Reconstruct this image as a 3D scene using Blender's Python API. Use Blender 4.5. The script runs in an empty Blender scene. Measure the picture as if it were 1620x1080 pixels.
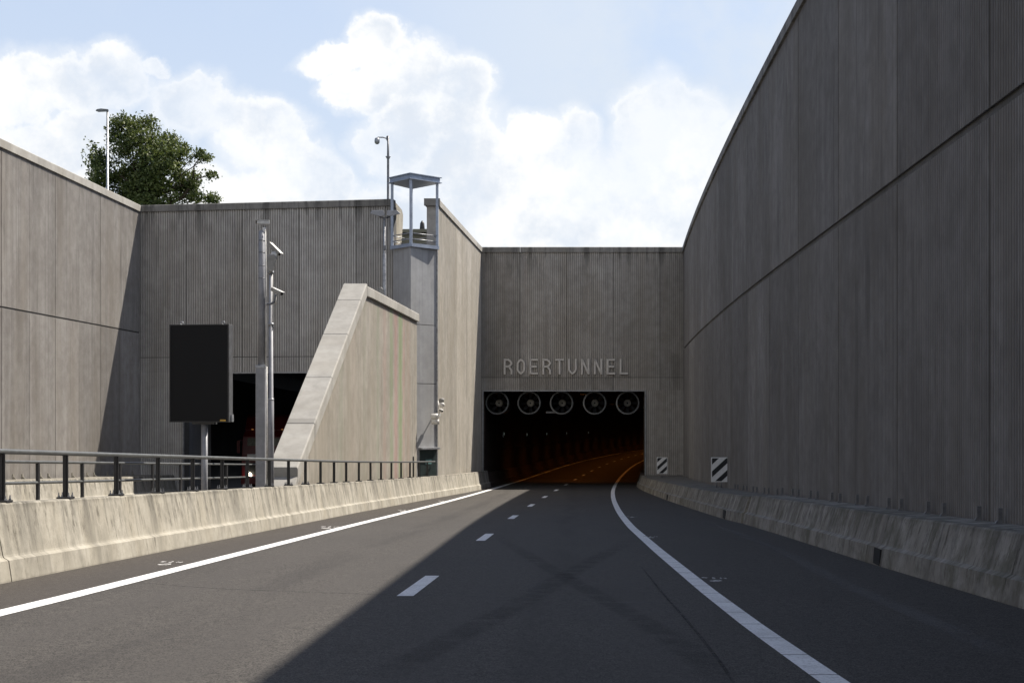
import bpy, bmesh, math, random
from math import radians, sin, cos, pi, sqrt, atan2, exp, floor
from mathutils import Vector, Matrix, noise as mnoise
random.seed(7)
S = bpy.context.scene
COL = S.collection

# ------------------------------------------------------------------ camera
F = 2340.0                 # focal length in pixels of a 1620 px wide picture
EYE = 1.345
TH = math.atan(0.0449)     # the car looks a little left of the road direction
CT, ST = cos(TH), sin(TH)
cam_d = bpy.data.cameras.new('camera')
cam = bpy.data.objects.new('camera', cam_d); COL.objects.link(cam)
cam.location = (0, 0, EYE); cam.rotation_euler = (pi/2, 0, TH)
cam_d.sensor_width = 36; cam_d.lens = F/1620*36
cam_d.shift_y = (656-540)/1620
cam_d.clip_start = 0.1; cam_d.clip_end = 9000
S.camera = cam
S.view_settings.view_transform = 'Standard'; S.view_settings.look = 'None'
S.view_settings.gamma = 1; S.view_settings.use_curve_mapping = False
S.view_settings.exposure = 0.74

# ------------------------------------------------------------------ sun + sky
SUN = Vector((.63, .455, 1)).normalized()
sd = bpy.data.lights.new('sun', 'SUN'); sd.energy = 5.0; sd.angle = radians(.53); sd.color = (1, .93, .83)
so = bpy.data.objects.new('sun', sd); COL.objects.link(so)
so.rotation_euler = SUN.to_track_quat('Z', 'Y').to_euler(); so.location = (20, 20, 60)
world = bpy.data.worlds.new('World'); S.world = world; world.use_nodes = True

class NT:
    def __init__(s, tree): s.t = tree; s.n = tree.nodes; s.l = tree.links
    def new(s, typ, **kw):
        n = s.n.new(typ)
        for k, v in kw.items(): setattr(n, k, v)
        return n
    def setin(s, sock, v):
        if hasattr(v, 'is_output') or isinstance(v, bpy.types.NodeSocket): s.l.new(v, sock)
        elif v is not None: sock.default_value = v
    def m(s, op, a, b=None, c=None, clamp=False):
        n = s.new('ShaderNodeMath', operation=op); n.use_clamp = clamp
        s.setin(n.inputs[0], a)
        if b is not None: s.setin(n.inputs[1], b)
        if c is not None: s.setin(n.inputs[2], c)
        return n.outputs[0]
    def mix(s, f, a, b, mode='MIX'):
        n = s.new('ShaderNodeMix', data_type='RGBA', blend_type=mode)
        s.setin(n.inputs[0], f)
        s.setin(n.inputs[6], a if not isinstance(a, tuple) else (*a[:3], 1))
        s.setin(n.inputs[7], b if not isinstance(b, tuple) else (*b[:3], 1))
        return n.outputs[2]
    def ss(s, x, a, b, lo=0., hi=1.):
        n = s.new('ShaderNodeMapRange', interpolation_type='SMOOTHSTEP')
        s.setin(n.inputs[0], x); n.inputs[1].default_value = a; n.inputs[2].default_value = b
        n.inputs[3].default_value = lo; n.inputs[4].default_value = hi
        return n.outputs[0]
    def xyz(s, v):
        n = s.new('ShaderNodeSeparateXYZ'); s.l.new(v, n.inputs[0]); return n.outputs
    def comb(s, x, y, z):
        n = s.new('ShaderNodeCombineXYZ')
        for i, q in enumerate((x, y, z)): s.setin(n.inputs[i], q)
        return n.outputs[0]
    def noise(s, vec, scale, detail=3, rough=.5, dist=0):
        n = s.new('ShaderNodeTexNoise'); s.l.new(vec, n.inputs['Vector'])
        n.inputs['Scale'].default_value = scale; n.inputs['Detail'].default_value = detail
        n.inputs['Roughness'].default_value = rough; n.inputs['Distortion'].default_value = dist
        return n.outputs['Fac']

SKY_STRENGTH = 0.10
def build_sky():
    w = NT(world.node_tree); w.n.clear()
    out = w.new('ShaderNodeOutputWorld'); bg = w.new('ShaderNodeBackground')
    w.l.new(bg.outputs[0], out.inputs[0]); bg.inputs[1].default_value = SKY_STRENGTH
    sky = w.new('ShaderNodeTexSky', sky_type='NISHITA'); sky.sun_disc = False
    sky.sun_elevation = math.asin(SUN.z); sky.sun_rotation = atan2(SUN.x, SUN.y)
    sky.air_density = 1.0; sky.dust_density = 2.0; sky.ozone_density = 1.0
    g = w.new('ShaderNodeTexCoord').outputs['Generated']
    x, y, z = w.xyz(g)
    az = w.m('ARCTAN2', x, y); el = w.m('ARCSINE', z)
    front = w.m('SUBTRACT', 1., w.m('MAXIMUM', w.ss(w.m('ABSOLUTE', w.m('ADD', az, TH)), .42, 1.0), w.ss(el, .34, .62)))
    # real heaps of cloud, each an ellipse in azimuth / elevation with a ragged edge
    blobs = [(-20, 150, 150, 62), (95, 135, 110, 58), (185, 120, 62, 50), (255, 108, 20, 14), (300, 170, 80, 55), (405, 215, 78, 62),
             (458, 240, 58, 58), (330, 320, 110, 70), (500, 300, 70, 70), (150, 215, 90, 36), (60, 260, 120, 50), (430, 300, 90, 60),
             (535, 100, 62, 26), (592, 75, 45, 46), (640, 130, 90, 60), (575, 150, 62, 40), (735, 140, 60, 52), (640, 220, 70, 80), (730, 230, 110, 90),
             (850, 210, 60, 45), (918, 205, 42, 56), (800, 300, 140, 100), (900, 330, 150, 100), (1035, 175, 58, 62), (1110, 200, 50, 52), (1060, 260, 110, 90),
             (1000, 340, 170, 110), (620, 330, 90, 40), (1180, 250, 80, 80), (1260, 330, 120, 160), (1500, 300, 200, 200), (-200, 300, 160, 200)]
    warp = w.new('ShaderNodeTexNoise'); w.l.new(g, warp.inputs['Vector'])
    warp.inputs['Scale'].default_value = 16; warp.inputs['Detail'].default_value = 7; warp.inputs['Roughness'].default_value = .6
    wx, wy, wz = w.xyz(warp.outputs['Color'])
    uu = w.m('ADD', az, w.m('MULTIPLY', w.m('SUBTRACT', wx, .5), .050))
    vv = w.m('ADD', el, w.m('MULTIPLY', w.m('SUBTRACT', wy, .5), .040))
    field = None
    for px, py, a, b in blobs:
        cx = math.atan((px-810)/F); u0 = cx - TH
        v0 = math.atan((656-py)/F*cos(cx))
        du = w.m('MULTIPLY', w.m('SUBTRACT', uu, u0), F/a)
        dv = w.m('MULTIPLY', w.m('SUBTRACT', vv, v0), F/b)
        r = w.m('SUBTRACT', 1.0, w.m('ADD', w.m('MULTIPLY', du, du), w.m('MULTIPLY', dv, dv)))
        field = r if field is None else w.m('SMOOTH_MAX', field, r, .15)
    field = w.m('MAXIMUM', field, -1.0)
    fb = w.noise(g, 34, 8, .62)
    fb2 = w.noise(g, 95, 6, .65)
    f1 = w.m('ADD', w.m('ADD', field, w.m('MULTIPLY', w.m('SUBTRACT', fb, .5), 1.9)), w.m('MULTIPLY', w.m('SUBTRACT', fb2, .5), .55))
    soft = w.ss(w.m('ADD', field, w.m('MULTIPLY', w.m('SUBTRACT', fb, .5), 1.0)), -.65, .75)
    hard = w.ss(f1, -.16, .42)
    thin = w.ss(w.noise(g, 13, 7, .62), .40, .66)
    heaps = w.m('MAXIMUM', w.m('MULTIPLY', soft, .62), w.m('MULTIPLY', hard, w.m('MULTIPLY_ADD', thin, -.42, 1.0)))
    # elsewhere in the sky: the same kind of broken cloud
    gen = w.ss(w.noise(g, 3.2, 8, .6), .57, .68)
    inview = w.ss(w.m('ABSOLUTE', w.m('ADD', az, TH)), .36, .5)
    inview = w.m('MAXIMUM', inview, w.ss(el, .30, .42))
    cover = w.m('MAXIMUM', heaps, w.m('MULTIPLY', w.m('MULTIPLY', gen, inview), w.ss(el, .8, .45)))
    # bright cloud added out of view behind the driver, to lighten the portal fronts
    back = w.m('MULTIPLY', w.ss(w.m('ABSOLUTE', az), 2.15, 2.65), w.ss(el, 1.0, .75))
    backc = w.m('MULTIPLY', back, w.ss(w.noise(g, 2.6, 8, .6), .36, .50))
    # thin veil: high pale cloud, more to the right, and milky air towards the horizon
    veil = w.ss(w.noise(g, 7.5, 6, .62), .28, .62)
    veilr = w.ss(az, -.22, .10)
    veil = w.m('MULTIPLY', veil, w.m('MULTIPLY_ADD', veilr, .80, .18))
    low = w.ss(el, .34, .04, 0, .6)
    veil = w.m('MULTIPLY', w.m('MAXIMUM', veil, low), front)
    k = 1/SKY_STRENGTH
    skyc = w.mix(.68, sky.outputs[0], w.mix(front, tuple(c*k for c in (.04, .08, .19)), tuple(c*k for c in (.39, .455, .57))))
    body = w.m('MAXIMUM', w.ss(w.noise(g, 14, 8, .62), .36, .60), w.ss(f1, .95, .25, 0, .85))
    col_c = w.mix(body, tuple(c*k for c in (.47, .505, .555)), tuple(c*k for c in (.645, .645, .64)))
    c1 = w.mix(veil, skyc, tuple(c*k for c in (.45, .495, .555)))
    c2 = w.mix(cover, c1, col_c); c2 = w.mix(backc, c2, tuple(c*k for c in (.72, .73, .745)))
    w.l.new(c2, bg.inputs[0])
build_sky()

# ------------------------------------------------------------------ the place's own coordinates
def curve(z): return .000353*(z-33.5)**2 if z > 33.5 else 0.
def drop(z):
    d = EYE + .0363*z
    if z > 125: return d - .00016*85**2 - .0272*(z-125)
    if z > 40: d -= .00016*(z-40)**2
    return d
def G(z): return -drop(z)
def W(off, z, h):          # off: metres right of the driver's line, z: metres ahead, h: height over the eye
    return Vector((off*CT, z/CT + off*ST, h + EYE))
def offpx(px, z): return ((px-810)/F - .0449)*z
def hpy(py, z): return (656-py)/F*z
def P(px, py, z): return W(offpx(px, z), z, hpy(py, z))
def lin(tab, z):
    if z <= tab[0][0]: return tab[0][1]
    for (a, va), (b, vb) in zip(tab, tab[1:]):
        if z <= b: return va + (vb-va)*(z-a)/(b-a)
    return tab[-1][1]
def frange(a, b, n): return [a+(b-a)*i/n for i in range(n+1)]
def road_pt(px, py):       # a pixel of the photo's road -> its place on the road surface
    lo, hi = 2., 320.
    for _ in range(60):
        mid = (lo+hi)/2
        if 656 + drop(mid)/mid*F > py: lo = mid
        else: hi = mid
    return offpx(px, lo), lo
TOP = 9.52                 # top of the walls over the eye

# ------------------------------------------------------------------ materials
MATS = {}
def principled(name):
    m = bpy.data.materials.new(name); m.use_nodes = True
    t = NT(m.node_tree); b = t.n['Principled BSDF']
    MATS[name] = m
    return m, t, b
def concrete(name, dark, light, streak=.5, topstain=.0, rough=.85, bump=.15, moss=0., streak_scale=3.0, drip=0., groove=.45, hfk=.24, seamk=.85):
    m, t, b = principled(name)
    at = t.new('ShaderNodeAttribute', attribute_name='suv'); v = at.outputs['Vector']
    s, d, tint0 = t.xyz(v)
    flute_shade = t.ss(tint0, -.35, -.95)                  # shade inside the flutes, put into the colour so the ribs read
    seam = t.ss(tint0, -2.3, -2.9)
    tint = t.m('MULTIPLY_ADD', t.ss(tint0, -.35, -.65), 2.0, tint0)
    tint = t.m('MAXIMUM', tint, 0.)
    oc = t.new('ShaderNodeTexCoord').outputs['Object']
    big = t.noise(oc, .35, 4, .6)
    mid = t.noise(oc, 2.2, 5, .65)
    st = t.noise(t.comb(t.m('MULTIPLY', s, streak_scale), t.m('MULTIPLY', d, .16), 0.), 1., 5, .6)
    st2 = t.noise(t.comb(t.m('MULTIPLY', s, .7), t.m('MULTIPLY', d, .12), 3.), 1., 3, .5)
    f = t.m('ADD', t.m('MULTIPLY', big, .45), t.m('MULTIPLY', mid, .55))
    f = t.ss(f, .34, .66)
    c = t.mix(f, dark, light)
    f2 = t.ss(st, .42, .72)
    c = t.mix(t.m('MULTIPLY', f2, streak), c, tuple(q*.55 for q in dark))
    f3 = t.ss(st2, .40, .70)
    c = t.mix(t.m('MULTIPLY', f3, .45), c, (dark[0]*.9, dark[1]*.86, dark[2]*.78))
    # separate water runs and patches of older concrete
    rn = t.noise(t.comb(t.m('MULTIPLY', s, 1.1), t.m('MULTIPLY', d, .05), 11.), 1.3, 4, .7)
    run = t.m('MULTIPLY', t.ss(rn, .585, .64), t.ss(t.noise(oc, .55, 3, .6), .42, .56))
    c = t.mix(t.m('MULTIPLY', run, .40), c, tuple(q*.5 for q in dark))
    pale = t.ss(t.noise(t.comb(t.m('MULTIPLY', s, .9), t.m('MULTIPLY', d, .35), 17.), 1.2, 6, .7), .60, .70)
    c = t.mix(t.m('MULTIPLY', pale, .35), c, tuple(min(1, q*1.18) for q in light))
    hf = t.noise(t.comb(t.m('MULTIPLY', s, 8.5), t.m('MULTIPLY', d, .10), 5.), 1., 2, .5)
    c = t.mix(t.m('MULTIPLY', t.ss(hf,   .45, .68), hfk), c, tuple(q*.62 for q in dark))
    if drip:
        Ln = t.m('MULTIPLY_ADD', t.ss(t.noise(t.comb(s, 0., 0.), 3.1, 4, .7), .3, .72), 1.25, -.10)
        dd = t.ss(t.m('SUBTRACT', d, Ln), .22, -.15)
        dn = t.ss(t.noise(t.comb(t.m('MULTIPLY', s, 7.), t.m('MULTIPLY', d, 1.6), 1.), 1., 6, .72), .47, .64)
        sp = t.ss(t.noise(oc, 7., 5, .7), .40, .60, .45, 1.)
        c = t.mix(t.m('MULTIPLY', t.m('MULTIPLY', t.m('MULTIPLY', dd, dn), sp), drip), c, (.055, .048, .036))
        pits = t.ss(t.noise(oc, 22., 4, .7), .60, .72)
        c = t.mix(t.m('MULTIPLY', pits, .45), c, tuple(q*.5 for q in dark))
        edge = t.ss(t.noise(oc, 2.6, 7, .75), .46, .62)
        c = t.mix(t.m('MULTIPLY', edge, .38), c, tuple(q*.66 for q in dark))
        lip = t.ss(d, .10, .0)
        c = t.mix(t.m('MULTIPLY', t.m('MULTIPLY', lip, t.ss(t.noise(oc, 3.3, 5, .7), .35, .6)), .6), c, (.10, .092, .075))
    if topstain:
        e = t.m('POWER', 2.718, t.m('MULTIPLY', d, -1.15))
        stt = t.ss(t.noise(t.comb(t.m('MULTIPLY', s, 1.6), t.m('MULTIPLY', d, .25), 7.), 1.6, 4, .6), .46, .62)
        c = t.mix(t.m('MULTIPLY', t.m('MULTIPLY', e, stt), topstain), c, (.018, .018, .017))
    if moss:
        mo = t.ss(t.noise(oc, 1.3, 5, .7), .45, .68)
        c = t.mix(t.m('MULTIPLY', mo, moss), c, (.075, .072, .045))
    c = t.mix(t.m('MULTIPLY', flute_shade, groove), c, tuple(q*.35 for q in dark))
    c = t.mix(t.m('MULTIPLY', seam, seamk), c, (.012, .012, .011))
    tv = t.m('MULTIPLY_ADD', tint, .30, .85)
    cc = t.comb(tv, tv, tv)
    c = t.mix(1., c, cc, 'MULTIPLY')
    t.l.new(c, b.inputs['Base Color'])
    fine = t.noise(oc, 45, 4, .7)
    bm_ = t.new('ShaderNodeBump'); bm_.inputs['Strength'].default_value = bump; bm_.inputs['Distance'].default_value = .02
    t.l.new(t.m('ADD', t.m('MULTIPLY', fine, .5), mid), bm_.inputs['Height']); t.l.new(bm_.outputs[0], b.inputs['Normal'])
    b.inputs['Roughness'].default_value = rough; b.inputs['Specular IOR Level'].default_value = .25
    return m
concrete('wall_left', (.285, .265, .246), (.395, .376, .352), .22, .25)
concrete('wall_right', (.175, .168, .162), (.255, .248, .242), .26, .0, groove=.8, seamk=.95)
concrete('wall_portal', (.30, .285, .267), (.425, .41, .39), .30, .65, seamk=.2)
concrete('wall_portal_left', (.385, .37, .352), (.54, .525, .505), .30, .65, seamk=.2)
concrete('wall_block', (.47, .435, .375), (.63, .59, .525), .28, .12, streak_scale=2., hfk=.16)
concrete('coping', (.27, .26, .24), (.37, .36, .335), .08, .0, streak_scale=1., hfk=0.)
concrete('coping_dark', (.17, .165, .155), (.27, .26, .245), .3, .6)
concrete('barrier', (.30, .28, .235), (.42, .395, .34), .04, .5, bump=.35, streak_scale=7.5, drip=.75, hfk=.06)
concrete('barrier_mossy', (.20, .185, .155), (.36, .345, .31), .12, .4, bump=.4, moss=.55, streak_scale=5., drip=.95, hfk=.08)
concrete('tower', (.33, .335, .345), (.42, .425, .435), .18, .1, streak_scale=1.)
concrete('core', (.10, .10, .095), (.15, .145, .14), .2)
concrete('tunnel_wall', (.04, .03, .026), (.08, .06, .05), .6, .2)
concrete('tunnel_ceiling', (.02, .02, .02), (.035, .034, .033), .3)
concrete('reveal_skylit', (.20, .215, .25), (.27, .29, .33), .2)  # blue of the skylight is put into this concrete colour
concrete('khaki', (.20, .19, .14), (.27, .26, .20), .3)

def graffiti_wall():       # light fluted wall with faded coloured rain streaks
    m = MATS['wall_block'].copy(); m.name = 'wall_streaked'; MATS['wall_streaked'] = m
    t = NT(m.node_tree); b = t.n['Principled BSDF']
    src = b.inputs['Base Color'].links[0].from_socket
    at = t.new('ShaderNodeAttribute', attribute_name='suv'); s, d, tint = t.xyz(at.outputs['Vector'])
    c = src
    wob = t.m('MULTIPLY', t.m('SUBTRACT', t.noise(t.comb(s, t.m('MULTIPLY', d, .4), 0.), 2., 4, .6), .5), .9)
    for pos, wd, col, k in [(16.6, .35, (.50, .34, .30), .30), (8.2, .3, (.33, .38, .28), .22), (18.1, .30, (.30, .40, .22), .40), (19.1, .38, (.52, .29, .27), .42), (20.2, .45, (.30, .42, .20), .48), (21.0, .28, (.52, .31, .28), .34),
                            (15.2, .25, (.32, .38, .26), .28), (22.2, .5, (.50, .34, .28), .20), (12.6, .3, (.36, .36, .27), .25), (10.4, .35, (.42, .34, .28), .2)]:
        q = t.m('ABSOLUTE', t.m('SUBTRACT', t.m('ADD', s, wob), pos))
        band = t.ss(q, wd*1.7, wd*.1)
        c = t.mix(t.m('MULTIPLY', band, k*1.1), c, col)
    t.l.new(c, b.inputs['Base Color'])
graffiti_wall()

def asphalt():
    m, t, b = principled('asphalt')
    oc = t.new('ShaderNodeTexCoord').outputs['Object']
    x, y, z = t.xyz(oc)
    fine = t.noise(oc, 70, 3, .8)
    vor = t.new('ShaderNodeTexVoronoi'); vor.inputs['Scale'].default_value = 60; t.l.new(oc, vor.inputs['Vector'])
    grain = t.noise(oc, 16, 5, .8)
    big = t.noise(t.comb(x, t.m('MULTIPLY', y, .22), 0.), .8, 5, .6)
    c = t.mix(t.ss(fine, .41, .59), (.014, .013, .012), (.108, .099, .090))
    c = t.mix(t.m('MULTIPLY', t.ss(grain, .50, .66), .65), c, (.115, .106, .095)); c = t.mix(t.m('MULTIPLY', t.ss(grain, .47, .34), .6), c, (.022, .020, .019))
    c = t.mix(t.ss(big, .35, .7, 0, .30), c, (.036, .033, .031))
    stones = t.ss(vor.outputs['Distance'], .16, .08)
    pick = t.ss(t.noise(oc, 31, 2, .5), .58, .63)
    c = t.mix(t.m('MULTIPLY', t.m('MULTIPLY', stones, pick), .8), c, (.20, .185, .165))
    # polished wheel paths
    w1 = t.m('ABSOLUTE', t.m('SUBTRACT', t.m('ABSOLUTE', t.m('ADD', x, 3.55)), .85))
    w2 = t.m('ABSOLUTE', t.m('SUBTRACT', t.m('ABSOLUTE', t.m('ADD', x, .25)), .8))
    wp = t.m('MAXIMUM', t.ss(w1, .42, .05), t.ss(w2, .42, .05))
    c = t.mix(t.m('MULTIPLY', wp, .35), c, (.062, .057, .053))
    oil = t.ss(t.noise(t.comb(x, t.m('MULTIPLY', y, .5), 2.), 1.7, 6, .75), .62, .72)
    c = t.mix(t.m('MULTIPLY', oil, .45), c, (.022, .021, .020))
    lanec = t.m('MINIMUM', t.m('ABSOLUTE', t.m('ADD', x, 3.55)), t.m('ABSOLUTE', t.m('ADD', x, .25)))
    c = t.mix(t.m('MULTIPLY', t.m('MULTIPLY', t.ss(lanec, .38, .05), t.ss(t.noise(t.comb(x, t.m('MULTIPLY', y, .12), 6.), 1.5, 4, .6), .35, .6)), .38), c, (.028, .026, .025))
    # hard shoulder laid separately, darker and browner
    sh = t.ss(x, -5.50, -5.56)
    c = t.mix(t.m('MULTIPLY', sh, .35), c, (.052, .042, .034))
    t.l.new(c, b.inputs['Base Color'])
    b.inputs['Roughness'].default_value = .76; b.inputs['Specular IOR Level'].default_value = .17
    bp = t.new('ShaderNodeBump'); bp.inputs['Strength'].default_value = .5; bp.inputs['Distance'].default_value = .008
    t.l.new(t.m('ADD', fine, grain), bp.inputs['Height']); t.l.new(bp.outputs[0], b.inputs['Normal'])
asphalt()

def paintmat():
    m, t, b = principled('road_paint')
    oc = t.new('ShaderNodeTexCoord').outputs['Object']
    w = t.ss(t.noise(oc, 40, 6, .8), .34, .50)
    d = t.ss(t.noise(oc, 2.2, 6, .75), .40, .70, 0, .45)
    c = t.mix(w, (.34, .33, .32), (.80, .80, .79)); c = t.mix(d, c, (.42, .41, .39))
    t.l.new(c, b.inputs['Base Color']); b.inputs['Roughness'].default_value = .7
paintmat()
def wornpaint():
    m, t, b = principled('worn_paint')
    oc = t.new('ShaderNodeTexCoord').outputs['Object']
    w = t.ss(t.noise(oc, 30, 5, .75), .44, .54)
    t.l.new(t.mix(w, (.06, .055, .05), (.55, .54, .52)), b.inputs['Base Color']); b.inputs['Roughness'].default_value = .8
wornpaint()
def decal(name, col, thr, sc, alpha):
    m, t, b = principled(name)
    at = t.new('ShaderNodeAttribute', attribute_name='suv'); s, d, tint = t.xyz(at.outputs['Vector'])
    oc = t.new('ShaderNodeTexCoord').outputs['Object']
    n = t.ss(t.noise(oc, sc, 5, .7), thr-.12, thr+.12)
    edge = t.ss(t.m('ABSOLUTE', t.m('SUBTRACT', d, .5)), .5, .2)
    ends = t.m('SMOOTH_MIN', 1., t.m('MULTIPLY', tint, 1.), .2)
    t.l.new(t.m('MULTIPLY', t.m('MULTIPLY', t.m('MULTIPLY', n, edge), tint), alpha), b.inputs['Alpha'])
    b.inputs['Base Color'].default_value = (*col, 1); b.inputs['Roughness'].default_value = .8
decal('rubber_mark', (.004, .004, .005), .45, 3, .22)
decal('tar_line', (.004, .004, .004), .40, 9, .7)
decal('joint_line', (.30, .30, .29), .46, 7, .45)
decal('faint_trace', (.24, .24, .24), .45, 3, .16)
def simple(name, col, rough=.5, metal=0., var=.12, sc=6., spec=.5, bump=0.):
    m, t, b = principled(name)
    oc = t.new('ShaderNodeTexCoord').outputs['Object']
    n = t.noise(oc, sc, 5, .65)
    c = t.mix(t.ss(n, .3, .7), tuple(q*(1-var*2) for q in col), tuple(min(1, q*(1+var)) for q in col))
    t.l.new(c, b.inputs['Base Color']); b.inputs['Roughness'].default_value = rough
    b.inputs['Metallic'].default_value = metal; b.inputs['Specular IOR Level'].default_value = spec
    t.l.new(t.m('MULTIPLY_ADD', n, .25, rough-.12), b.inputs['Roughness'])
    if bump:
        bp = t.new('ShaderNodeBump'); bp.inputs['Strength'].default_value = bump; bp.inputs['Distance'].default_value = .01
        t.l.new(n, bp.inputs['Height']); t.l.new(bp.outputs[0], b.inputs['Normal'])
    return m
simple('rail_black', (.022, .022, .024), .5)
simple('rail_grey', (.11, .115, .115), .45, .3)
simple('galv', (.34, .35, .37), .45, .45, .18, 9)
simple('galv_dark', (.16, .165, .18), .5, .4, .2)
simple('mast_grey', (.25, .255, .275), .5, .15, .1, 3)
simple('steel_blue', (.32, .37, .46), .5, .1, .1, 4)
simple('cam_white', (.62, .61, .58), .45)
simple('cam_grey', (.25, .245, .23), .5)
simple('lens', (.01, .01, .012), .1)
simple('screen', (.0035, .0038, .005), .7, 0, .2, 12, .3)
simple('cabinet', (.085, .088, .095), .5)
simple('yellow', (.55, .33, .05), .5)
simple('white_plate', (.62, .63, .65), .45, 0, .05)
simple('black_film', (.012, .013, .018), .45)
simple('letter', (.52, .50, .48), .5, .1, .06)
simple('fan_ring', (.20, .215, .23), .45, .4)
simple('fan_dark', (.03, .031, .035), .6)
simple('fan_hub', (.62, .60, .54), .5)
simple('strip_metal', (.30, .31, .33), .45, .5)
simple('door_green', (.035, .05, .05), .4)
simple('door_sign', (.16, .30, .30), .5)
simple('truck_red', (.085, .004, .006), .35)
simple('truck_dark', (.01, .01, .01), .6)
simple('truck_glass', (.10, .10, .075), .25)
simple('tyre', (.015, .015, .015), .85)
simple('bark', (.07, .055, .042), .9, 0, .3, 8, .2, .5)
simple('grass', (.055, .08, .03), .9, 0, .3, .6)
simple('gravel', (.20, .185, .16), .95, 0, .35, 14, .2, .6)
simple('tunnel_black', (.008, .008, .008), .95)  # black sheet closing each tube, painted in place of its unlit depth
simple('hole', (.006, .006, .006), .9)
def emit(name, col, st):
    m, t, b = principled(name); b.inputs['Base Color'].default_value = (*col, 1)
    b.inputs['Emission Color'].default_value = (*col, 1); b.inputs['Emission Strength'].default_value = st
emit('headlight_lit', (1, .9, .7), 9)
emit('sodium', (1, .36, .06), 6)
emit('guide_light', (.8, 1, .9), .12)
emit('marker_amber', (1, .4, .1), .08)
def leafmat(name, col, col2):
    m, t, b = principled(name)
    ge = t.new('ShaderNodeNewGeometry')
    oc = t.new('ShaderNodeTexCoord').outputs['Object']
    f = t.m('ADD', t.m('MULTIPLY', ge.outputs['Random Per Island'], .4), t.m('MULTIPLY', t.noise(oc, .9, 4, .6), .8))
    c = t.mix(t.ss(f, .38, .82), col, col2)
    t.l.new(c, b.inputs['Base Color']); b.inputs['Roughness'].default_value = .6
    tr = t.new('ShaderNodeBsdfTranslucent'); t.l.new(t.mix(.5, c, (.12, .15, .02)), tr.inputs[0])
    mx = t.new('ShaderNodeMixShader'); mx.inputs[0].default_value = .28
    t.l.new(b.outputs[0], mx.inputs[1]); t.l.new(tr.outputs[0], mx.inputs[2])
    t.l.new(mx.outputs[0], t.n['Material Output'].inputs[0])
leafmat('leaves', (.045, .072, .024), (.15, .175, .06))

# ------------------------------------------------------------------ mesh building
class MB:
    def __init__(s): s.v = []; s.f = []; s.a = []; s.smooth = []
    def pt(s, p, a=(0, 0, .5)): s.v.append(Vector(p)); s.a.append(a); return len(s.v)-1
    def face(s, idx, sm=False): s.f.append(tuple(idx)); s.smooth.append(sm)
    def rings(s, rings, attrs=None, closed=True, caps=True, sm=False):
        n = len(rings[0]); base = []
        for i, r in enumerate(rings):
            base.append([s.pt(p, attrs[i][j] if attrs else (0, 0, .5)) for j, p in enumerate(r)])
        for a, b in zip(base, base[1:]):
            for j in range(n if closed else n-1):
                k = (j+1) % n
                s.face((a[j], a[k], b[k], b[j]), sm)
        if caps and closed:
            s.face(base[0][::-1]); s.face(base[-1])
    def box(s, c, size, M=None, a=(0, 0, .5)):
        c = Vector(c); hx, hy, hz = (q/2 for q in size)
        M = M or ROT
        ps = [c + M @ Vector((x*hx, y*hy, z*hz)) for z in (-1, 1) for x, y in ((-1, -1), (1, -1), (1, 1), (-1, 1))]
        i = [s.pt(p, a) for p in ps]
        for q in ((3, 2, 1, 0), (4, 5, 6, 7), (0, 1, 5, 4), (1, 2, 6, 5), (2, 3, 7, 6), (3, 0, 4, 7)): s.face([i[k] for k in q])
    def prism(s, pts2, fn, d0, d1, a=(0, 0, .5)):    # polygon of (u,v) -> fn(u,v,d)
        r0 = [fn(u, v, d0) for u, v in pts2]; r1 = [fn(u, v, d1) for u, v in pts2]
        s.rings([r0, r1], [[a]*len(r0)]*2)
    def tube(s, path, r, n=10, sm=True, caps=True, a=(0, 0, .5)):
        path = [Vector(p) for p in path]
        rs = r if isinstance(r, (list, tuple)) else [r]*len(path)
        rings = []; up = Vector((0, 0, 1)); prev = None
        for i, p in enumerate(path):
            t = (path[min(i+1, len(path)-1)] - path[max(i-1, 0)]).normalized()
            if prev is None:
                u = t.cross(up)
                if u.length < .05: u = t.cross(Vector((0, 1, 0)))
            else: u = prev - t*prev.dot(t)
            u.normalize(); prev = u; w = t.cross(u)
            rings.append([p + (u*cos(2*pi*k/n) + w*sin(2*pi*k/n))*rs[i] for k in range(n)])
        s.rings(rings, [[a]*n]*len(rings), True, caps, sm)
    def lathe(s, base, axis, prof, n=24, sm=True, caps=True):   # prof: (dist along axis, radius)
        base = Vector(base); axis = Vector(axis).normalized()
        u = axis.orthogonal().normalized(); w = axis.cross(u)
        rings = [[base + axis*d + (u*cos(2*pi*k/n)+w*sin(2*pi*k/n))*max(r, 1e-4) for k in range(n)] for d, r in prof]
        s.rings(rings, None, True, caps, sm)
    def build(s, name, mat, parent=None, bevel=0, seg=2):
        me = bpy.data.meshes.new(name)
        loc = parent_loc(parent) if parent else Vector((0, 0, 0))
        me.from_pydata([v-loc for v in s.v], [], s.f)
        at = me.attributes.new('suv', 'FLOAT_VECTOR', 'POINT')
        at.data.foreach_set('vector', [q for t in s.a for q in t])
        me.polygons.foreach_set('use_smooth', s.smooth)
        bm = bmesh.new(); bm.from_mesh(me); bmesh.ops.recalc_face_normals(bm, faces=bm.faces); bm.to_mesh(me); bm.free()
        me.materials.append(MATS[mat] if isinstance(mat, str) else mat)
        o = bpy.data.objects.new(name, me); COL.objects.link(o)
        if parent: o.parent = parent
        if bevel:
            b = o.modifiers.new('bevel', 'BEVEL'); b.width = bevel; b.segments = seg; b.limit_method = 'ANGLE'; b.angle_limit = radians(40)
        return o
ROT = Matrix.Rotation(0, 3, 'Z')
LOC = {}
def parent_loc(o):
    p = Vector((0, 0, 0))
    while o is not None: p = p + o.location; o = o.parent
    return p
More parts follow.
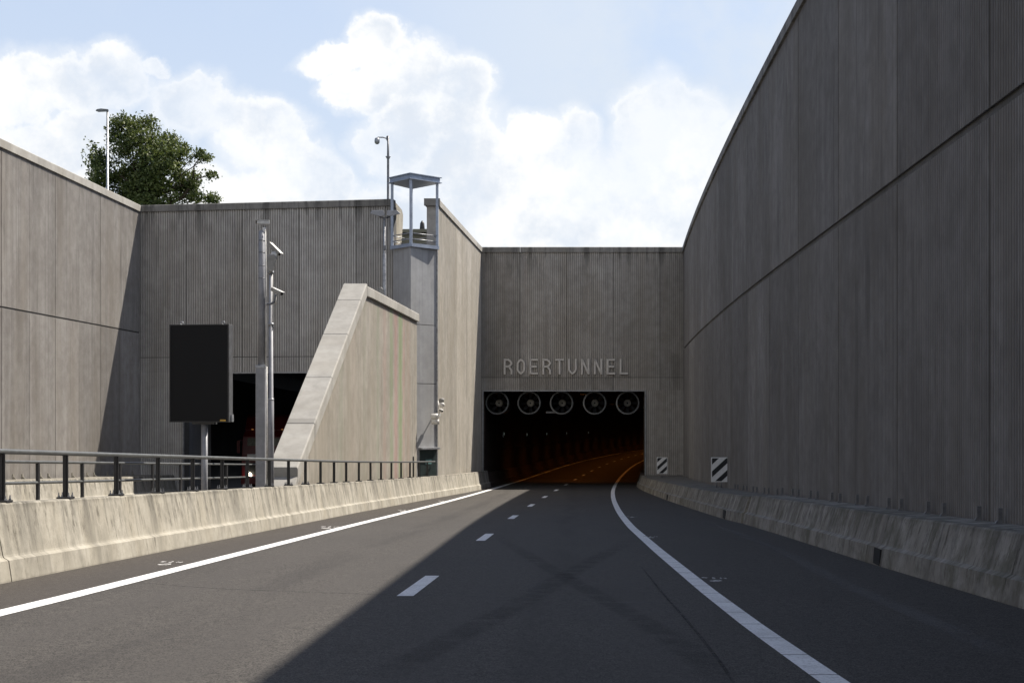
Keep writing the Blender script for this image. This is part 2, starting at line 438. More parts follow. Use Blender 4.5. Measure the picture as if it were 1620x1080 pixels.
def thing(name, label, cat, loc=(0, 0, 0), group=None):
    o = bpy.data.objects.new(name, None); COL.objects.link(o); o.empty_display_size = .3
    o.location = loc; o['label'] = label; o['category'] = cat
    if group: o['group'] = group
    return o
def tag(o, label, cat, group=None):
    o['label'] = label; o['category'] = cat
    if group: o['group'] = group
    return o
def recentre(o, loc):
    loc = Vector(loc)
    o.data.transform(Matrix.Translation(-loc)); o.location = loc
    return o
def struct(o, kind='structure'): o['kind'] = kind; return o
def dup(root, loc, label=None, rotz=None):
    r = root.copy(); COL.objects.link(r); r.location = loc
    if rotz is not None: r.rotation_euler.z = rotz
    if label: r['label'] = label
    def rec(src, dst):
        for ch in list(src.children):
            if ch.name in made: continue
            c = ch.copy(); COL.objects.link(c); c.parent = dst; made.add(c.name)
            rec(ch, c)
    made = set(); rec(root, r)
    return r

# ------------------------------------------------------------------ ribbed wall skin
RIB = .108
def arc(pts):
    L = [0.]
    for a, b in zip(pts, pts[1:]): L.append(L[-1]+(Vector(b)-Vector(a)).length)
    return L
def ribbed(mb, plan, h0, h1, side, panel=2.65, depth=.04, seed=0, s_off=0., top=None, tintamp=.6, phase=0., g=.016):
    """plan: list of (x,y); h0/h1: functions of arc length giving bottom / top z; side: +1 if the wall faces the left normal"""
    pts = [Vector((p[0], p[1])) for p in plan]; L = arc(pts); total = L[-1]
    def at(s):
        s = max(0, min(total, s))
        for i in range(len(L)-1):
            if s <= L[i+1] or i == len(L)-2:
                k = (s-L[i])/(L[i+1]-L[i]); t = (pts[i+1]-pts[i]).normalized()
                return pts[i].lerp(pts[i+1], k), Vector((-t.y, t.x))*side
    rnd = random.Random(seed)
    npan = int(total/panel)+2
    tints = {}
    cols = []      # (s, depth offset, panel)
    s = -(phase % panel); pi_ = 0
    while s < total:
        a, b = s, s+panel
        seq = [(a, -.05), (a+g, -.05), (a+g+.001, 0)]
        n = int(round((panel-2*g)/RIB)); q = (panel-2*g)/n
        for i in range(n):
            r0 = a+g+q*i
            seq += [(r0+q*.05, 0.), (r0+q*.48, 0.), (r0+q*.56, -depth), (r0+q*.95, -depth)]
        seq += [(b-g, 0), (b-g+.001, -.05)]
        tints[pi_] = .5+(rnd.random()-.5)*2*tintamp
        cols += [(x, d, pi_) for x, d in seq if 0 <= x <= total]
        s += panel; pi_ += 1
    prev = None
    for x, d, pn in cols:
        p, nrm = at(x); q = p + nrm*d
        z0, z1 = h0(x), h1(x); zt = (top(x) if top else z1)
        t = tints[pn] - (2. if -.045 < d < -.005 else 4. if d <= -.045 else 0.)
        i0 = mb.pt((q.x, q.y, z0), (x+s_off, zt-z0, t)); i1 = mb.pt((q.x, q.y, z1), (x+s_off, zt-z1, t))
        if prev: mb.face((prev[0], i0, i1, prev[1]))
        prev = (i0, i1)
def core(mb, plan, h0, h1, side, d0=-.055, d1=-.45):
    pts = [Vector((p[0], p[1])) for p in plan]; L = arc(pts); rings = []; at = []
    for i, p in enumerate(pts):
        t = (pts[min(i+1, len(pts)-1)]-pts[max(i-1, 0)]).normalized(); n = Vector((-t.y, t.x))*side
        a, b = p+n*d0, p+n*d1; z0, z1 = h0(L[i]), h1(L[i])
        rings.append([Vector((a.x, a.y, z0)), Vector((b.x, b.y, z0)), Vector((b.x, b.y, z1)), Vector((a.x, a.y, z1))])
        at.append([(L[i], z1-z0, .5)]*2+[(L[i], 0, .5)]*2)
    mb.rings(rings, at)
def coping(mb, plan, h, side, hh=.30, out=.07, back=.5, seg=2.65, seed=1, gap=.012, tilt=0.):
    pts = [Vector((p[0], p[1])) for p in plan]; L = arc(pts); total = L[-1]
    def at(s):
        for i in range(len(L)-1):
            if s <= L[i+1] or i == len(L)-2:
                k = (s-L[i])/(L[i+1]-L[i]); t = (pts[i+1]-pts[i]).normalized()
                return pts[i].lerp(pts[i+1], k), Vector((-t.y, t.x))*side
    rnd = random.Random(seed); s = 0.
    while s < total-.02:
        e = min(s+seg, total); t = rnd.random(); n = max(1, int((e-s)/1.0)); rings = []; ats = []
        for i in range(n+1):
            x = s + (e-gap-s)*i/n; p, nr = at(x); z = h(x)
            a, b = p+nr*out, p-nr*back
            rings.append([Vector((a.x, a.y, z-hh)), Vector((b.x, b.y, z-hh)), Vector((b.x, b.y, z-tilt)), Vector((a.x-nr.x*.03, a.y-nr.y*.03, z)), Vector((a.x, a.y, z-.03))])
            ats.append([(x, hh, t), (x, hh, t), (x, 0, t), (x, 0, t), (x, .03, t)])
        mb.rings(rings, ats); s = e

def plan_off(f, zs): return [W(f(z), z, 0).xy[:] for z in zs]
def zlen(zs, f):      # arc length -> z table, for ground-following feet
    pts = [W(f(z), z, 0) for z in zs]; L = arc(pts)
    return lambda s: lin(list(zip(L, zs)), s)

# ================================================================== THE SETTING
# land on top of the cutting, one sheet with the cutting left open
def terrain():
    mb = MB(); H = 8.95
    def quad(a, b, c, d): mb.face([mb.pt(W(*q, H)) for q in (a, b, c, d)])
    zs = [-60, -30, 0, 20, 33.5, 45, 55, 65, 75, 84.6]
    fr = lambda z: 5.6+curve(z)
    for a, b in zip(zs, zs[1:]):
        quad((fr(a), a), (3000, a), (3000, b), (fr(b), b))
    quad((-3000, -60), (-20.5, -60), (-20.5, 67.9), (-3000, 67.9))
    quad((-3000, 67.9), (-9.7, 67.9), (-9.7, 75), (-3000, 75))
    quad((-3000, 75), (-6.3, 75), (-6.0, 84.6), (-3000, 84.6))
    quad((-3000, 84.6), (3000, 84.6), (3000, 4000), (-3000, 4000))
    quad((-3000, -3000), (3000, -3000), (3000, -60), (-3000, -60))
    o = mb.build('ground', 'grass'); struct(o)
terrain()

ZR = [-60, -30, -10, 0, 5, 10, 15, 20, 25, 30, 33.5] + [36+2*i for i in range(36)] + [112+6*i for i in range(34)]
def strip(name, l, r, zs, lift, mat, nx=1):
    mb = MB(); prev = None
    for z in zs:
        row = []
        for i in range(nx+1):
            k = i/nx; o = l(z)*(1-k)+r(z)*k
            row.append(mb.pt(W(o, z, G(z)+lift), (z, k, 1)))
        if prev:
            for i in range(nx): mb.face((prev[i], prev[i+1], row[i+1], row[i]))
        prev = row
    return mb.build(name, mat)
struct(strip('road', lambda z: -7.1+curve(z), lambda z: 5.0+curve(z), ZR, 0, 'asphalt', 4))
struct(strip('road', lambda z: -18.6, lambda z: -9.3, [z for z in ZR if z <= 190], 0, 'asphalt', 3))
struct(strip('median_ground', lambda z: -9.28, lambda z: lin([(0, -7.12), (45, -7.12), (60, -6.7), (66, -6.3)], z), [z for z in ZR if z < 65]+[65.2], .02, 'gravel', 1))

# painted lines
def line_mark(name, f, z0, z1, w, piece=None, gap=0.):
    mb = MB(); z = z0
    if piece is None: segs = [(z0, z1)]
    else:
        segs = []
        while z < z1: segs.append((z, min(z+piece-gap, z1))); z += piece
    for a, b in segs:
        n = max(1, int((b-a)/2)); prev = None
        for q in frange(a, b, n):
            o = f(q); k = (mb.pt(W(o-w/2, q, G(q)+.005)), mb.pt(W(o+w/2, q, G(q)+.005)))
            if prev: mb.face((prev[0], prev[1], k[1], k[0]))
            prev = k
    return struct(mb.build(name, 'road_paint'))
line_mark('edge_line', lambda z: -5.36 - .10*max(0, (15-z)/6) + curve(z), -8, 300, .25, 9.4, .012)
rl = [(2, 1.9), (9.3, 1.61), (12.5, 1.50), (16.2, 1.42), (24, 1.31), (33.5, 1.22), (53, 1.21), (76, 1.14), (120, 1.14)]
line_mark('edge_line', lambda z: lin(rl, z)+curve(z), -4, 60, .185, 1.05, .022)
line_mark('edge_line', lambda z: lin(rl, z)+curve(z), 60, 300, .185)
mbd = MB()
for k in range(-2, 20):
    a = 15.6+12*k; prev = None
    for q in frange(a, a+2.95, 3):
        o = -1.83+curve(q); p = (mbd.pt(W(o-.088, q, G(q)+.005)), mbd.pt(W(o+.088, q, G(q)+.005)))
        if prev: mbd.face((prev[0], prev[1], p[1], p[0]))
        prev = p
struct(mbd.build('lane_dashes', 'road_paint'))
line_mark('edge_line', lambda z: -17.0, -20, 120, .2)
line_mark('edge_line', lambda z: -10.0, -20, 120, .2)

def road_streak(name, pix, w, mat, lift=.004):
    mb = MB(); pts = [road_pt(*p) for p in pix]
    # smooth resample
    dense = []
    for i in range(len(pts)-1):
        p0 = pts[max(i-1, 0)]; p1 = pts[i]; p2 = pts[i+1]; p3 = pts[min(i+2, len(pts)-1)]
        for k in range(8):
            t = k/8
            dense.append(tuple(.5*((2*p1[j])+(-p0[j]+p2[j])*t+(2*p0[j]-5*p1[j]+4*p2[j]-p3[j])*t*t+(-p0[j]+3*p1[j]-3*p2[j]+p3[j])*t**3) for j in (0, 1)))
    dense.append(pts[-1]); prev = None; n = len(dense)
    for i, (o, z) in enumerate(dense):
        a = dense[max(i-1, 0)]; b = dense[min(i+1, n-1)]
        t = Vector((b[0]-a[0], b[1]-a[1])).normalized(); nn = Vector((-t.y, t.x))*w/2
        fade = min(1, min(i, n-1-i)/(n*.18)); row = []
        for k in (-1, 0, 1):
            oo, zz = o+nn.x*k, z+nn.y*k
            row.append(mb.pt(W(oo, zz, G(zz)+lift), (i, .5+.5*k, fade)))
        if prev: mb.face((prev[0], prev[1], row[1], row[0])); mb.face((prev[1], prev[2], row[2], row[1]))
        prev = row
    return struct(mb.build(name, mat))
road_streak('skid_mark', [(780, 843), (835, 878), (893, 912), (960, 950), (1030, 990), (1110, 1045), (1160, 1085)], .34, 'rubber_mark')
road_streak('skid_mark', [(1010, 848), (950, 880), (893, 912), (830, 950), (750, 992), (650, 1045), (600, 1075)], .40, 'rubber_mark', .0055)
road_streak('crack', [(1012, 893), (1050, 940), (1090, 985), (1130, 1035), (1165, 1085)], .035, 'tar_line')
road_streak('road_joint', [(640, 940), (760, 944), (890, 948), (1010, 953), (1118, 957)], .035, 'joint_line')
road_streak('crack', [(180, 918), (330, 930), (470, 936), (560, 939), (640, 942)], .03, 'tar_line')
road_streak('wheel_trace', [(1090, 815), (1210, 860), (1330, 920), (1480, 985), (1600, 1040)], .3, 'faint_trace', .0045)

def survey_mark(px, py, sc=1.):
    mb = MB(); o, z = road_pt(px, py); rnd = random.Random(int(px))
    for (dx, dz, w, l) in [(-.11, .16, .09, .07), (0, .14, .04, .12), (.09, .13, .035, .07), (.14, .12, .04, .08), (.0, -.02, .17, .11), (-.04, -.10, .05, .04)]:
        n = 7; c = (o+dx*sc, z+dz*sc*1.8)
        idx = [mb.pt(W(c[0]+cos(2*pi*k/n)*w*sc*.5*(.7+.5*rnd.random()), c[1]+sin(2*pi*k/n)*l*sc*(.7+.5*rnd.random()), G(z)+.0055)) for k in range(n)]
        mb.face(idx)
    struct(mb.build('survey_mark', 'worn_paint'))
for p in [(262, 892, 1.1), (517, 835, 1.4), (638, 808, 1.5), (700, 793, 1.5), (1132, 918, 1.0), (1030, 850, .9), (1000, 818, .9)]: survey_mark(*p)

# ================================================================== BARRIERS
def barrier(name, toe, zs, side, hgt, mat, label, topw=.20, extra=None):
    """side=+1: the face looks towards +off"""
    mb = MB(); rings = []; ats = []; s = 0; pv = None; ti = 0
    for z in zs:
        t = toe(z); g = G(z); p = W(t, z, 0)
        if pv is not None: s += (p-pv).length
        pv = p; j = lambda k: (mnoise.noise(Vector((z*6.1, k*3.1, t)))*.0015)
        tw = topw if extra is None else extra(z)
        prof = [(0, -.15), (-.0, .02), (-.035, .25), (-.095+j(1), .285), (-.105, .31), (-.215, hgt-.02), (-.235, hgt), (-.235-tw, hgt), (-.235-tw-.0, -.15)]
        rings.append([W(t+side*d, z, g+h) for d, h in prof])
        ats.append([(s, hgt-h, .5) for d, h in prof])
    mb.rings(rings, ats)
    zc = zs[len(zs)//2]; o = mb.build(name, mat)
    recentre(o, W(toe(zs[0]), zs[0], G(zs[0])))
    tag(o, label, 'barrier')
    return o
toeL = [(0, -6.75), (45, -6.75), (52, -6.58), (60, -6.28), (68, -5.82), (78, -5.14), (84, -4.95)]
tl = lambda z: lin(toeL, z)
zsL = frange(-25, 17.60, 40)
barrier('concrete_barrier', tl, zsL, 1, .93, 'barrier', 'near length of pale concrete safety barrier, cut off by the left edge of the view')
zsL2 = frange(17.63, 84, 180)
bL = barrier('concrete_barrier', tl, zsL2, 1, .93, 'barrier', 'long stained pale concrete safety barrier under the black railing, left of the road')
toeR = [(0, 4.25), (14, 4.27), (21, 4.14), (30, 4.1), (36, 4.02), (39, 3.9), (52, 3.73), (62, 3.55), (76.3, 3.32), (84, 3.30)]
tr_ = lambda z: lin(toeR, z)
bR = barrier('concrete_barrier', tr_, frange(-25, 36.1, 90), -1, .70, 'barrier_mossy', 'grimy concrete barrier close along the tall dark wall on the right, nearest length', .16)
bR2 = barrier('concrete_barrier', tr_, frange(36.5, 84, 70), -1, .66, 'barrier_mossy', 'mossy wide-topped concrete barrier running up to the right side of the lettered tunnel mouth', .16,
              extra=lambda z: max(.16, (5.0+curve(z)) - tr_(z) - .235))
def drain(par, z, w, h):
    mb = MB(); a = W(tr_(z)-.004+0, z, G(z)+.02); t = tr_(z)
    mb.rings([[W(t-.006+.0, z-w/2, G(z)+.015), W(t+.05, z-w/2, G(z)+.015), W(t+.05, z-w/2, G(z)+h), W(t+.012, z-w/2, G(z)+h)],
              [W(t-.006+.0, z+w/2, G(z)+.015), W(t+.05, z+w/2, G(z)+.015), W(t+.05, z+w/2, G(z)+h), W(t+.012, z+w/2, G(z)+h)]])
    o = mb.build('drain_opening', 'hole', par)
drain(bR, 20.6, .42, .235); drain(bR2, 39.6, .6, .235); drain(bR2, 60, .7, .235)
# foot of the right wall behind the barrier: a kerb with pads
mb = MB(); rings = []; ats = []
for z in frange(-25, 36.1, 70):
    t = tr_(z)+.235+.16+.045; w = 5.05; g = G(z)
    rings.append([W(t, z, g-.1), W(w, z, g-.1), W(w, z, g+.70), W(t+.02, z, g+.68), W(t, z, g+.64)]); ats.append([(z, .3, .7)]*5)
mb.rings(rings, ats); o = mb.build('wall_plinth', 'barrier_mossy'); recentre(o, W(4.7, -25, G(-25)))
tag(o, 'narrow concrete ledge behind the near right barrier, at the foot of the dark wall', 'ledge')
# far barrier of the opposite carriageway
barrier('concrete_barrier', lambda z: -18.0, frange(-25, 66.6, 60), 1, .95, 'barrier', 'sunlit concrete barrier at the foot of the far left wall, across the opposite carriageway', .3,
        extra=lambda z: 1.55)
barrier('concrete_barrier', lambda z: -9.75, frange(-25, 64, 60), -1, .74, 'barrier', 'low concrete barrier behind the signboard, on the far side of the median', .2)

# barrier continuation in the tunnel
def tz(a, b, n): return frange(a, b, n)
barrier('tunnel_kerb_wall', lambda z: -5.85+curve(z), tz(84.1, 300, 90), 1, .8, 'tunnel_wall', 'low concrete barrier at the left side inside the lettered tunnel', .2)
barrier('tunnel_kerb_wall', lambda z: 2.42+curve(z), tz(84.1, 300, 90), -1, .75, 'tunnel_wall', 'low concrete barrier at the right side inside the lettered tunnel', .2)

# ================================================================== RETAINING WALLS
JH = 3.73                                   # horizontal joint over the eye
def wallthing(name, label, f, zs, side, mat, copmat, lower_mat=None, seed=1, phase=0., panel=2.65, jg=.03, g=.018):
    root = thing(name, label, 'wall', W(f(zs[0]), zs[0], G(zs[0])))
    plan = plan_off(f, zs); zof = zlen(zs, f)
    E = EYE
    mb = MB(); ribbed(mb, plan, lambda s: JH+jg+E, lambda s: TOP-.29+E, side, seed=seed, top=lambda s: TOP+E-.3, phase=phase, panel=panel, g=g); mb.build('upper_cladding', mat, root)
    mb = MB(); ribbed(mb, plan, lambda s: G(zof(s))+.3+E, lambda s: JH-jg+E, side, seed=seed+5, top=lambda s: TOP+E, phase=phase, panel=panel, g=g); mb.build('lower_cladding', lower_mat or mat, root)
    mb = MB(); core(mb, plan, lambda s: G(zof(s))-.3+E, lambda s: TOP-.295+E, side); mb.build('wall_body', 'core', root)
    mb = MB(); coping(mb, plan, lambda s: TOP+E, side, seed=seed, seg=2.65, tilt=.04); mb.build('coping', copmat, root)
    return root
fR = lambda z: 5.07+curve(z)
zsR = [-25, 0, 33.5] + frange(35, 84.0, 40)
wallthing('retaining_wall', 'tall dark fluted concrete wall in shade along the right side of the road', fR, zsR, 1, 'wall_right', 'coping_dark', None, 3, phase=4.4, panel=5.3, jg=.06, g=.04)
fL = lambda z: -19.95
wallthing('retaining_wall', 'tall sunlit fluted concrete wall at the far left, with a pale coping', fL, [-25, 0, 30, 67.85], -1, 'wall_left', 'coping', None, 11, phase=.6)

# --- portals
def portal(name, label, A, B, mat, lint, ope, jh, seed, label_=None, strip_sides=(True, True)):
    """A,B: (off,z) ends; ope: fraction range along; lint: lintel height; jh: joint height"""
    root = thing(name, label, 'tunnel portal', W(A[0], A[1], G(A[1])))
    a, b = W(*A, 0), W(*B, 0); Lt = (b-a).length; E = EYE
    def seg(o0, o1): return [a.lerp(b, q).xy[:] for q in (o0, (o0+o1)/2, o1)]
    foot = G((A[1]+B[1])/2)-.2
    u0, u1 = ope
    top = lambda s: TOP+E-.3
    # faces the viewer (-y): path runs +x so the outside is the right normal
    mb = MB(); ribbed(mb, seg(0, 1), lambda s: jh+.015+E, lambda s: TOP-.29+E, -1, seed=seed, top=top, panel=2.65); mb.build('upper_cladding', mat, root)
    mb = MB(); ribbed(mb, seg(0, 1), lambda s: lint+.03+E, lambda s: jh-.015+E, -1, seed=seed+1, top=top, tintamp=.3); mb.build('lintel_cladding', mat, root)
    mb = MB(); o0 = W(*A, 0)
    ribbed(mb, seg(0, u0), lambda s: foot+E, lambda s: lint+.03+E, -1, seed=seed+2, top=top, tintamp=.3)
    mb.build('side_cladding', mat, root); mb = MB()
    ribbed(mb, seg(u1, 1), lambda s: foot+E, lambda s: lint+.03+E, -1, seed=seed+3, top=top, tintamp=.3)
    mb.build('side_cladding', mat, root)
    mb = MB(); core(mb, seg(0, 1), lambda s: lint+E, lambda s: TOP-.295+E, -1, -.055, -.6)
    if u0 > .001: core(mb, seg(0, u0), lambda s: foot+E, lambda s: lint-.002+E, -1, -.055, -.6)
    if u1 < .999: core(mb, seg(u1, 1), lambda s: foot+E, lambda s: lint-.002+E, -1, -.055, -.6)
    mb.build('wall_body', 'core', root)
    mb = MB(); coping(mb, seg(0, 1), lambda s: TOP+E, -1, seed=seed, hh=.30); mb.build('coping', 'coping_dark', root)
    t = (b-a).normalized(); n = Vector((t.y, -t.x, 0))
    mb = MB()
    M = Matrix((t, n, Vector((0, 0, 1)))).transposed()
    p0, p1 = a.lerp(b, u0), a.lerp(b, u1)
    mid = (p0+p1)/2
    mb.box(Vector((mid.x, mid.y, lint+E-.0))+n*.02, ((p1-p0).length+.12, .10, .055), M)
    for p in (p0, p1):
        mb.box(Vector((p.x, p.y, (lint+foot)/2+E))+n*.02+t*(0.03 if p is p1 else -.03), (.06, .10, lint-foot-.06), M)
    mb.build('edge_trim', 'strip_metal', root)
    return root
RA, RB = (-5.95, 84.0), (6.4, 84.0)
pr = portal('tunnel_portal', 'dark fluted concrete tunnel front carrying the large grey letters', RA, RB, 'wall_portal', 1.364, ((5.95-5.39)/12.35, (3.77+5.95)/12.35), 2.12, 21)
LA, LB = (-20.35, 67.37), (-8.18, 65.3)
pl = portal('tunnel_portal', 'stained fluted concrete tunnel front of the opposite carriageway, behind the signboard', LA, LB, 'wall_portal_left', 1.887, ((20.35-17.84)/12.17, (20.35-8.9)/12.17), 2.60, 31)

# --- tunnel tubes
def tube_wall(mb, f, zs, h0, h1, d, so=0):
    rings = []; at = []
    for z in zs:
        rings.append([W(f(z), z, h0(z)), W(f(z)+d, z, h0(z)), W(f(z)+d, z, h1(z)), W(f(z), z, h1(z))])
        at.append([(z, 6, .5), (z, 6, .5), (z, 0, .5), (z, 0, .5)])
    mb.rings(rings, at)
rt = thing('tunnel_tube', 'dark curving tunnel interior lit orange, behind the row of fans', 'tunnel', W(-1, 84.7, G(84.7)))
zT = [84.7, 90] + frange(95, 300, 60)
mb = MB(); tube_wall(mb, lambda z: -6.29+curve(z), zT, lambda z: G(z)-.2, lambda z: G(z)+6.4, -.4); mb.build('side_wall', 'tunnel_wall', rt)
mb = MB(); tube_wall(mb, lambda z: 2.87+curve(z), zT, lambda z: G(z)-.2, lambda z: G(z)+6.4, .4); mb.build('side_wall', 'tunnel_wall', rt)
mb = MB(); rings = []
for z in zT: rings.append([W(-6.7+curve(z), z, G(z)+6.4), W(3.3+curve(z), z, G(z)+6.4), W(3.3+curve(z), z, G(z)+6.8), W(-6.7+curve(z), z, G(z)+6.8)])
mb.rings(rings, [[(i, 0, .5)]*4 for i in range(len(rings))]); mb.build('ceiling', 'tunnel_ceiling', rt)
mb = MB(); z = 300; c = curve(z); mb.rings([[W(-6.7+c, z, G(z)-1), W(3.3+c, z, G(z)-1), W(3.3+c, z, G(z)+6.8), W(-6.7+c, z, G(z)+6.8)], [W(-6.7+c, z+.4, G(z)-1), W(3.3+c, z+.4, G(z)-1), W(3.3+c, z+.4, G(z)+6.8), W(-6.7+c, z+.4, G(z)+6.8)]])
mb.build('dark_end', 'tunnel_black', rt)
mb = MB()
for z in frange(96, 216, 15):     # slot panels and pipes low on the wall
    mb.rings([[W(-6.29+curve(q), q, G(q)+2.2), W(-6.22+curve(q), q, G(q)+2.2), W(-6.22+curve(q), q, G(q)+2.3), W(-6.29+curve(q), q, G(q)+2.3)] for q in (z, z+7)])
mb.build('cable_duct', 'fan_dark', rt)

lt = thing('tunnel_tube', 'black interior of the opposite tunnel around the red lorry', 'tunnel', W(-13, 67.8, G(67.8)))
zl = frange(67.5, 71.8, 4)
mb = MB(); tube_wall(mb, lambda z: -17.84, zl, lambda z: G(z)-.2, lambda z: G(z)+6.0, -.4); mb.build('portal_reveal', 'reveal_skylit', lt)
zl2 = frange(71.8, 190, 30)
mb = MB(); tube_wall(mb, lambda z: -19.2, zl2, lambda z: G(z)-.2, lambda z: G(z)+6.4, -.4); tube_wall(mb, lambda z: -8.9, [66.0]+zl2, lambda z: G(z)-.2, lambda z: G(z)+6.4, .4)
mb.rings([[W(-19.6, 71.9, -4.2), W(-18.25, 71.9, -4.2), W(-18.25, 71.9, 3), W(-19.6, 71.9, 3)], [W(-19.6, 72.3, -4.2), W(-18.25, 72.3, -4.2), W(-18.25, 72.3, 3), W(-19.6, 72.3, 3)]])
mb.build('side_wall', 'tunnel_ceiling', lt)
mb = MB(); rings = []
for z in [66.6]+zl2: rings.append([W(-19.7, z+ (1.2 if z < 70 else 0), G(z)+6.0), W(-8.5, z, G(z)+6.0), W(-8.5, z, G(z)+6.5), W(-19.7, z+(1.2 if z < 70 else 0), G(z)+6.5)])
mb.rings(rings); mb.build('ceiling', 'tunnel_ceiling', lt)
mb = MB(); z = 190; mb.rings([[W(o, q, G(z)+h) for o, h in ((-19.7, -1), (-8.5, -1), (-8.5, 7), (-19.7, 7))] for q in (z, z+.4)]); mb.build('dark_end', 'tunnel_black', lt)

# --- centre block: sunlit wall between the two portals
fB = lambda z: lin([(65.3, -6.2), (84, -5.52)], z)
cb = thing('retaining_wall', 'sunlit beige fluted wall left of the lettered tunnel mouth, its coping sloping away', 'wall', W(-6.2, 65.3, G(65.3)))
zB = frange(65.3, 84.0, 8); plan = plan_off(fB, zB); zo = zlen(zB, fB)
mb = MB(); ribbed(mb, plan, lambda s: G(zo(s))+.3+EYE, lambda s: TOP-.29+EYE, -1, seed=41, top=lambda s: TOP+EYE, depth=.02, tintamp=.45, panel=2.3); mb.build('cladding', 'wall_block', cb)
mb = MB(); core(mb, plan, lambda s: G(zo(s))-.3+EYE, lambda s: TOP-.295+EYE, -1, -.055, -.5); mb.build('wall_body', 'wall_portal', cb)
mb = MB(); coping(mb, plan, lambda s: TOP+EYE, -1, seed=5, hh=.30, back=.57); mb.build('coping', 'coping', cb)
mb = MB(); a = W(-6.23, 65.24, 0); b = W(-6.74, 65.24, 0)
mb.rings([[W(o, q, TOP-.30+EYE-EYE), W(o, q, TOP+.004)][::1]+[W(o, q+.0, TOP+.004)][:0] + [] for o, q in ((-6.10, 65.1),)] if False else
         [[W(-6.10, 65.12, TOP-.303), W(-6.80, 65.12, TOP-.303), W(-6.80, 65.285, TOP-.303), W(-6.10, 65.285, TOP-.303)], [W(-6.10, 65.12, TOP+.003), W(-6.80, 65.12, TOP+.003), W(-6.80, 65.285, TOP+.003), W(-6.10, 65.285, TOP+.003)]])
mb.build('coping_end', 'coping_dark', cb)

# return wall behind the left portal (sunlit), khaki parapet in the gap
rw = MB()
prof = [(65.75, -4), (68.2, -4), (68.2, 7.6), (69.0, 8.8), (69.1, 9.35), (68.6, 9.5), (65.75, 9.51)]
rw.rings([[W(-8.19, z, h) for z, h in prof], [W(-8.62, z, h) for z, h in prof]], [[(z, 9.5-h, .6) for z, h in prof]]*2)
o = rw.build('return_wall', 'barrier'); recentre(o, W(-8.4, 65.8, -3.6)); tag(o, 'sunlit sloping end wall behind the steel frame on the stair tower', 'wall')
mb = MB(); mb.rings([[W(o_, z, -3.5) for o_, z in ((-9.5, 75.0), (-6.2, 75.0), (-6.2, 75.3), (-9.5, 75.3))], [W(o_, z, 9.22) for o_, z in ((-9.5, 75.0), (-6.2, 75.0), (-6.2, 75.3), (-9.5, 75.3))]], [[(0, 12, .5)]*4, [(0, 0, .5)]*4])
mb.box(W(-7.85, 74.95, 9.30), (3.4, .5, .16))
o = mb.build('parapet_wall', 'khaki'); recentre(o, W(-7.4, 75, -3.5)); tag(o, 'low khaki parapet seen through the steel frame on the stair tower', 'wall')
mb = MB(); c = P(668, 372, 76.5)
mb.lathe(Vector((c.x, c.y, 8.9+EYE)), (0, 0, 1), [(0, .12), (.3, .13), (.75, .13), (1.0, .11), (1.13, .03)], 10)
o = mb.build('pointed_post', 'rail_black'); recentre(o, (c.x, c.y, 8.9+EYE)); tag(o, 'dark pointed post standing behind the khaki parapet', 'post')

# ================================================================== STAIR TOWER
tw = thing('stair_tower', 'grey wedge-shaped stair tower with an open steel canopy on top, between the tunnels', 'tower', W(-7.25, 64, G(64)))
TH_ = 7.33
V0, V1, V2, V3, V4 = (-7.25, 64.0), (-6.235, 65.27), (-6.235, 65.1), (-8.15, 67.2), (-8.17, 65.25)
foot = G(64)-.2
mb = MB(); poly = [V0, V1, (-6.72, 65.9), (-6.75, 67.2), V3, V4]
def towerlevels(mb, hs):
    rings = [[W(o, z, h) for o, z in poly] for h in hs]
    ats = [[(i*1.5, TH_-h, .5) for i in range(len(poly))] for h in hs]
    mb.rings(rings, ats)
# body in three lifts separated by shallow joints
for h0, h1 in ((foot, 1.35), (1.375, 3.92), (3.945, TH_)):
    towerlevels(mb, (h0, h1))
mb.build('tower_body', 'tower', tw)
a0, a1 = W(*V0, 0), W(*V1, 0); td = (a1-a0).normalized(); tn = Vector((td.y, -td.x, 0)); MT = Matrix((td, tn, Vector((0, 0, 1)))).transposed()
FL = (a1-a0).length
def tf(u, h, out=0.): q = a0 + td*(u*FL) + tn*out; return Vector((q.x, q.y, h+EYE))
mb = MB(); mb.box(tf(.64, -2.62, .015), (FL*.62, .05, 2.15), MT); dr = mb.build('door', 'door_green', tw, .004)
mb = MB(); mb.box(tf(.64, -2.05, .05), (.36, .012, .20), MT); mb.build('door_sign', 'door_sign', dr)
mb = MB(); mb.box(tf(.64, -1.47, .09), (FL*.72, .2, .09), MT); mb.build('awning', 'galv', tw, .01)
mb = MB(); mb.box(tf(.985, 1.9, .012), (.05, .06, 10.8), MT); mb.build('corner_strip', 'galv', tw)
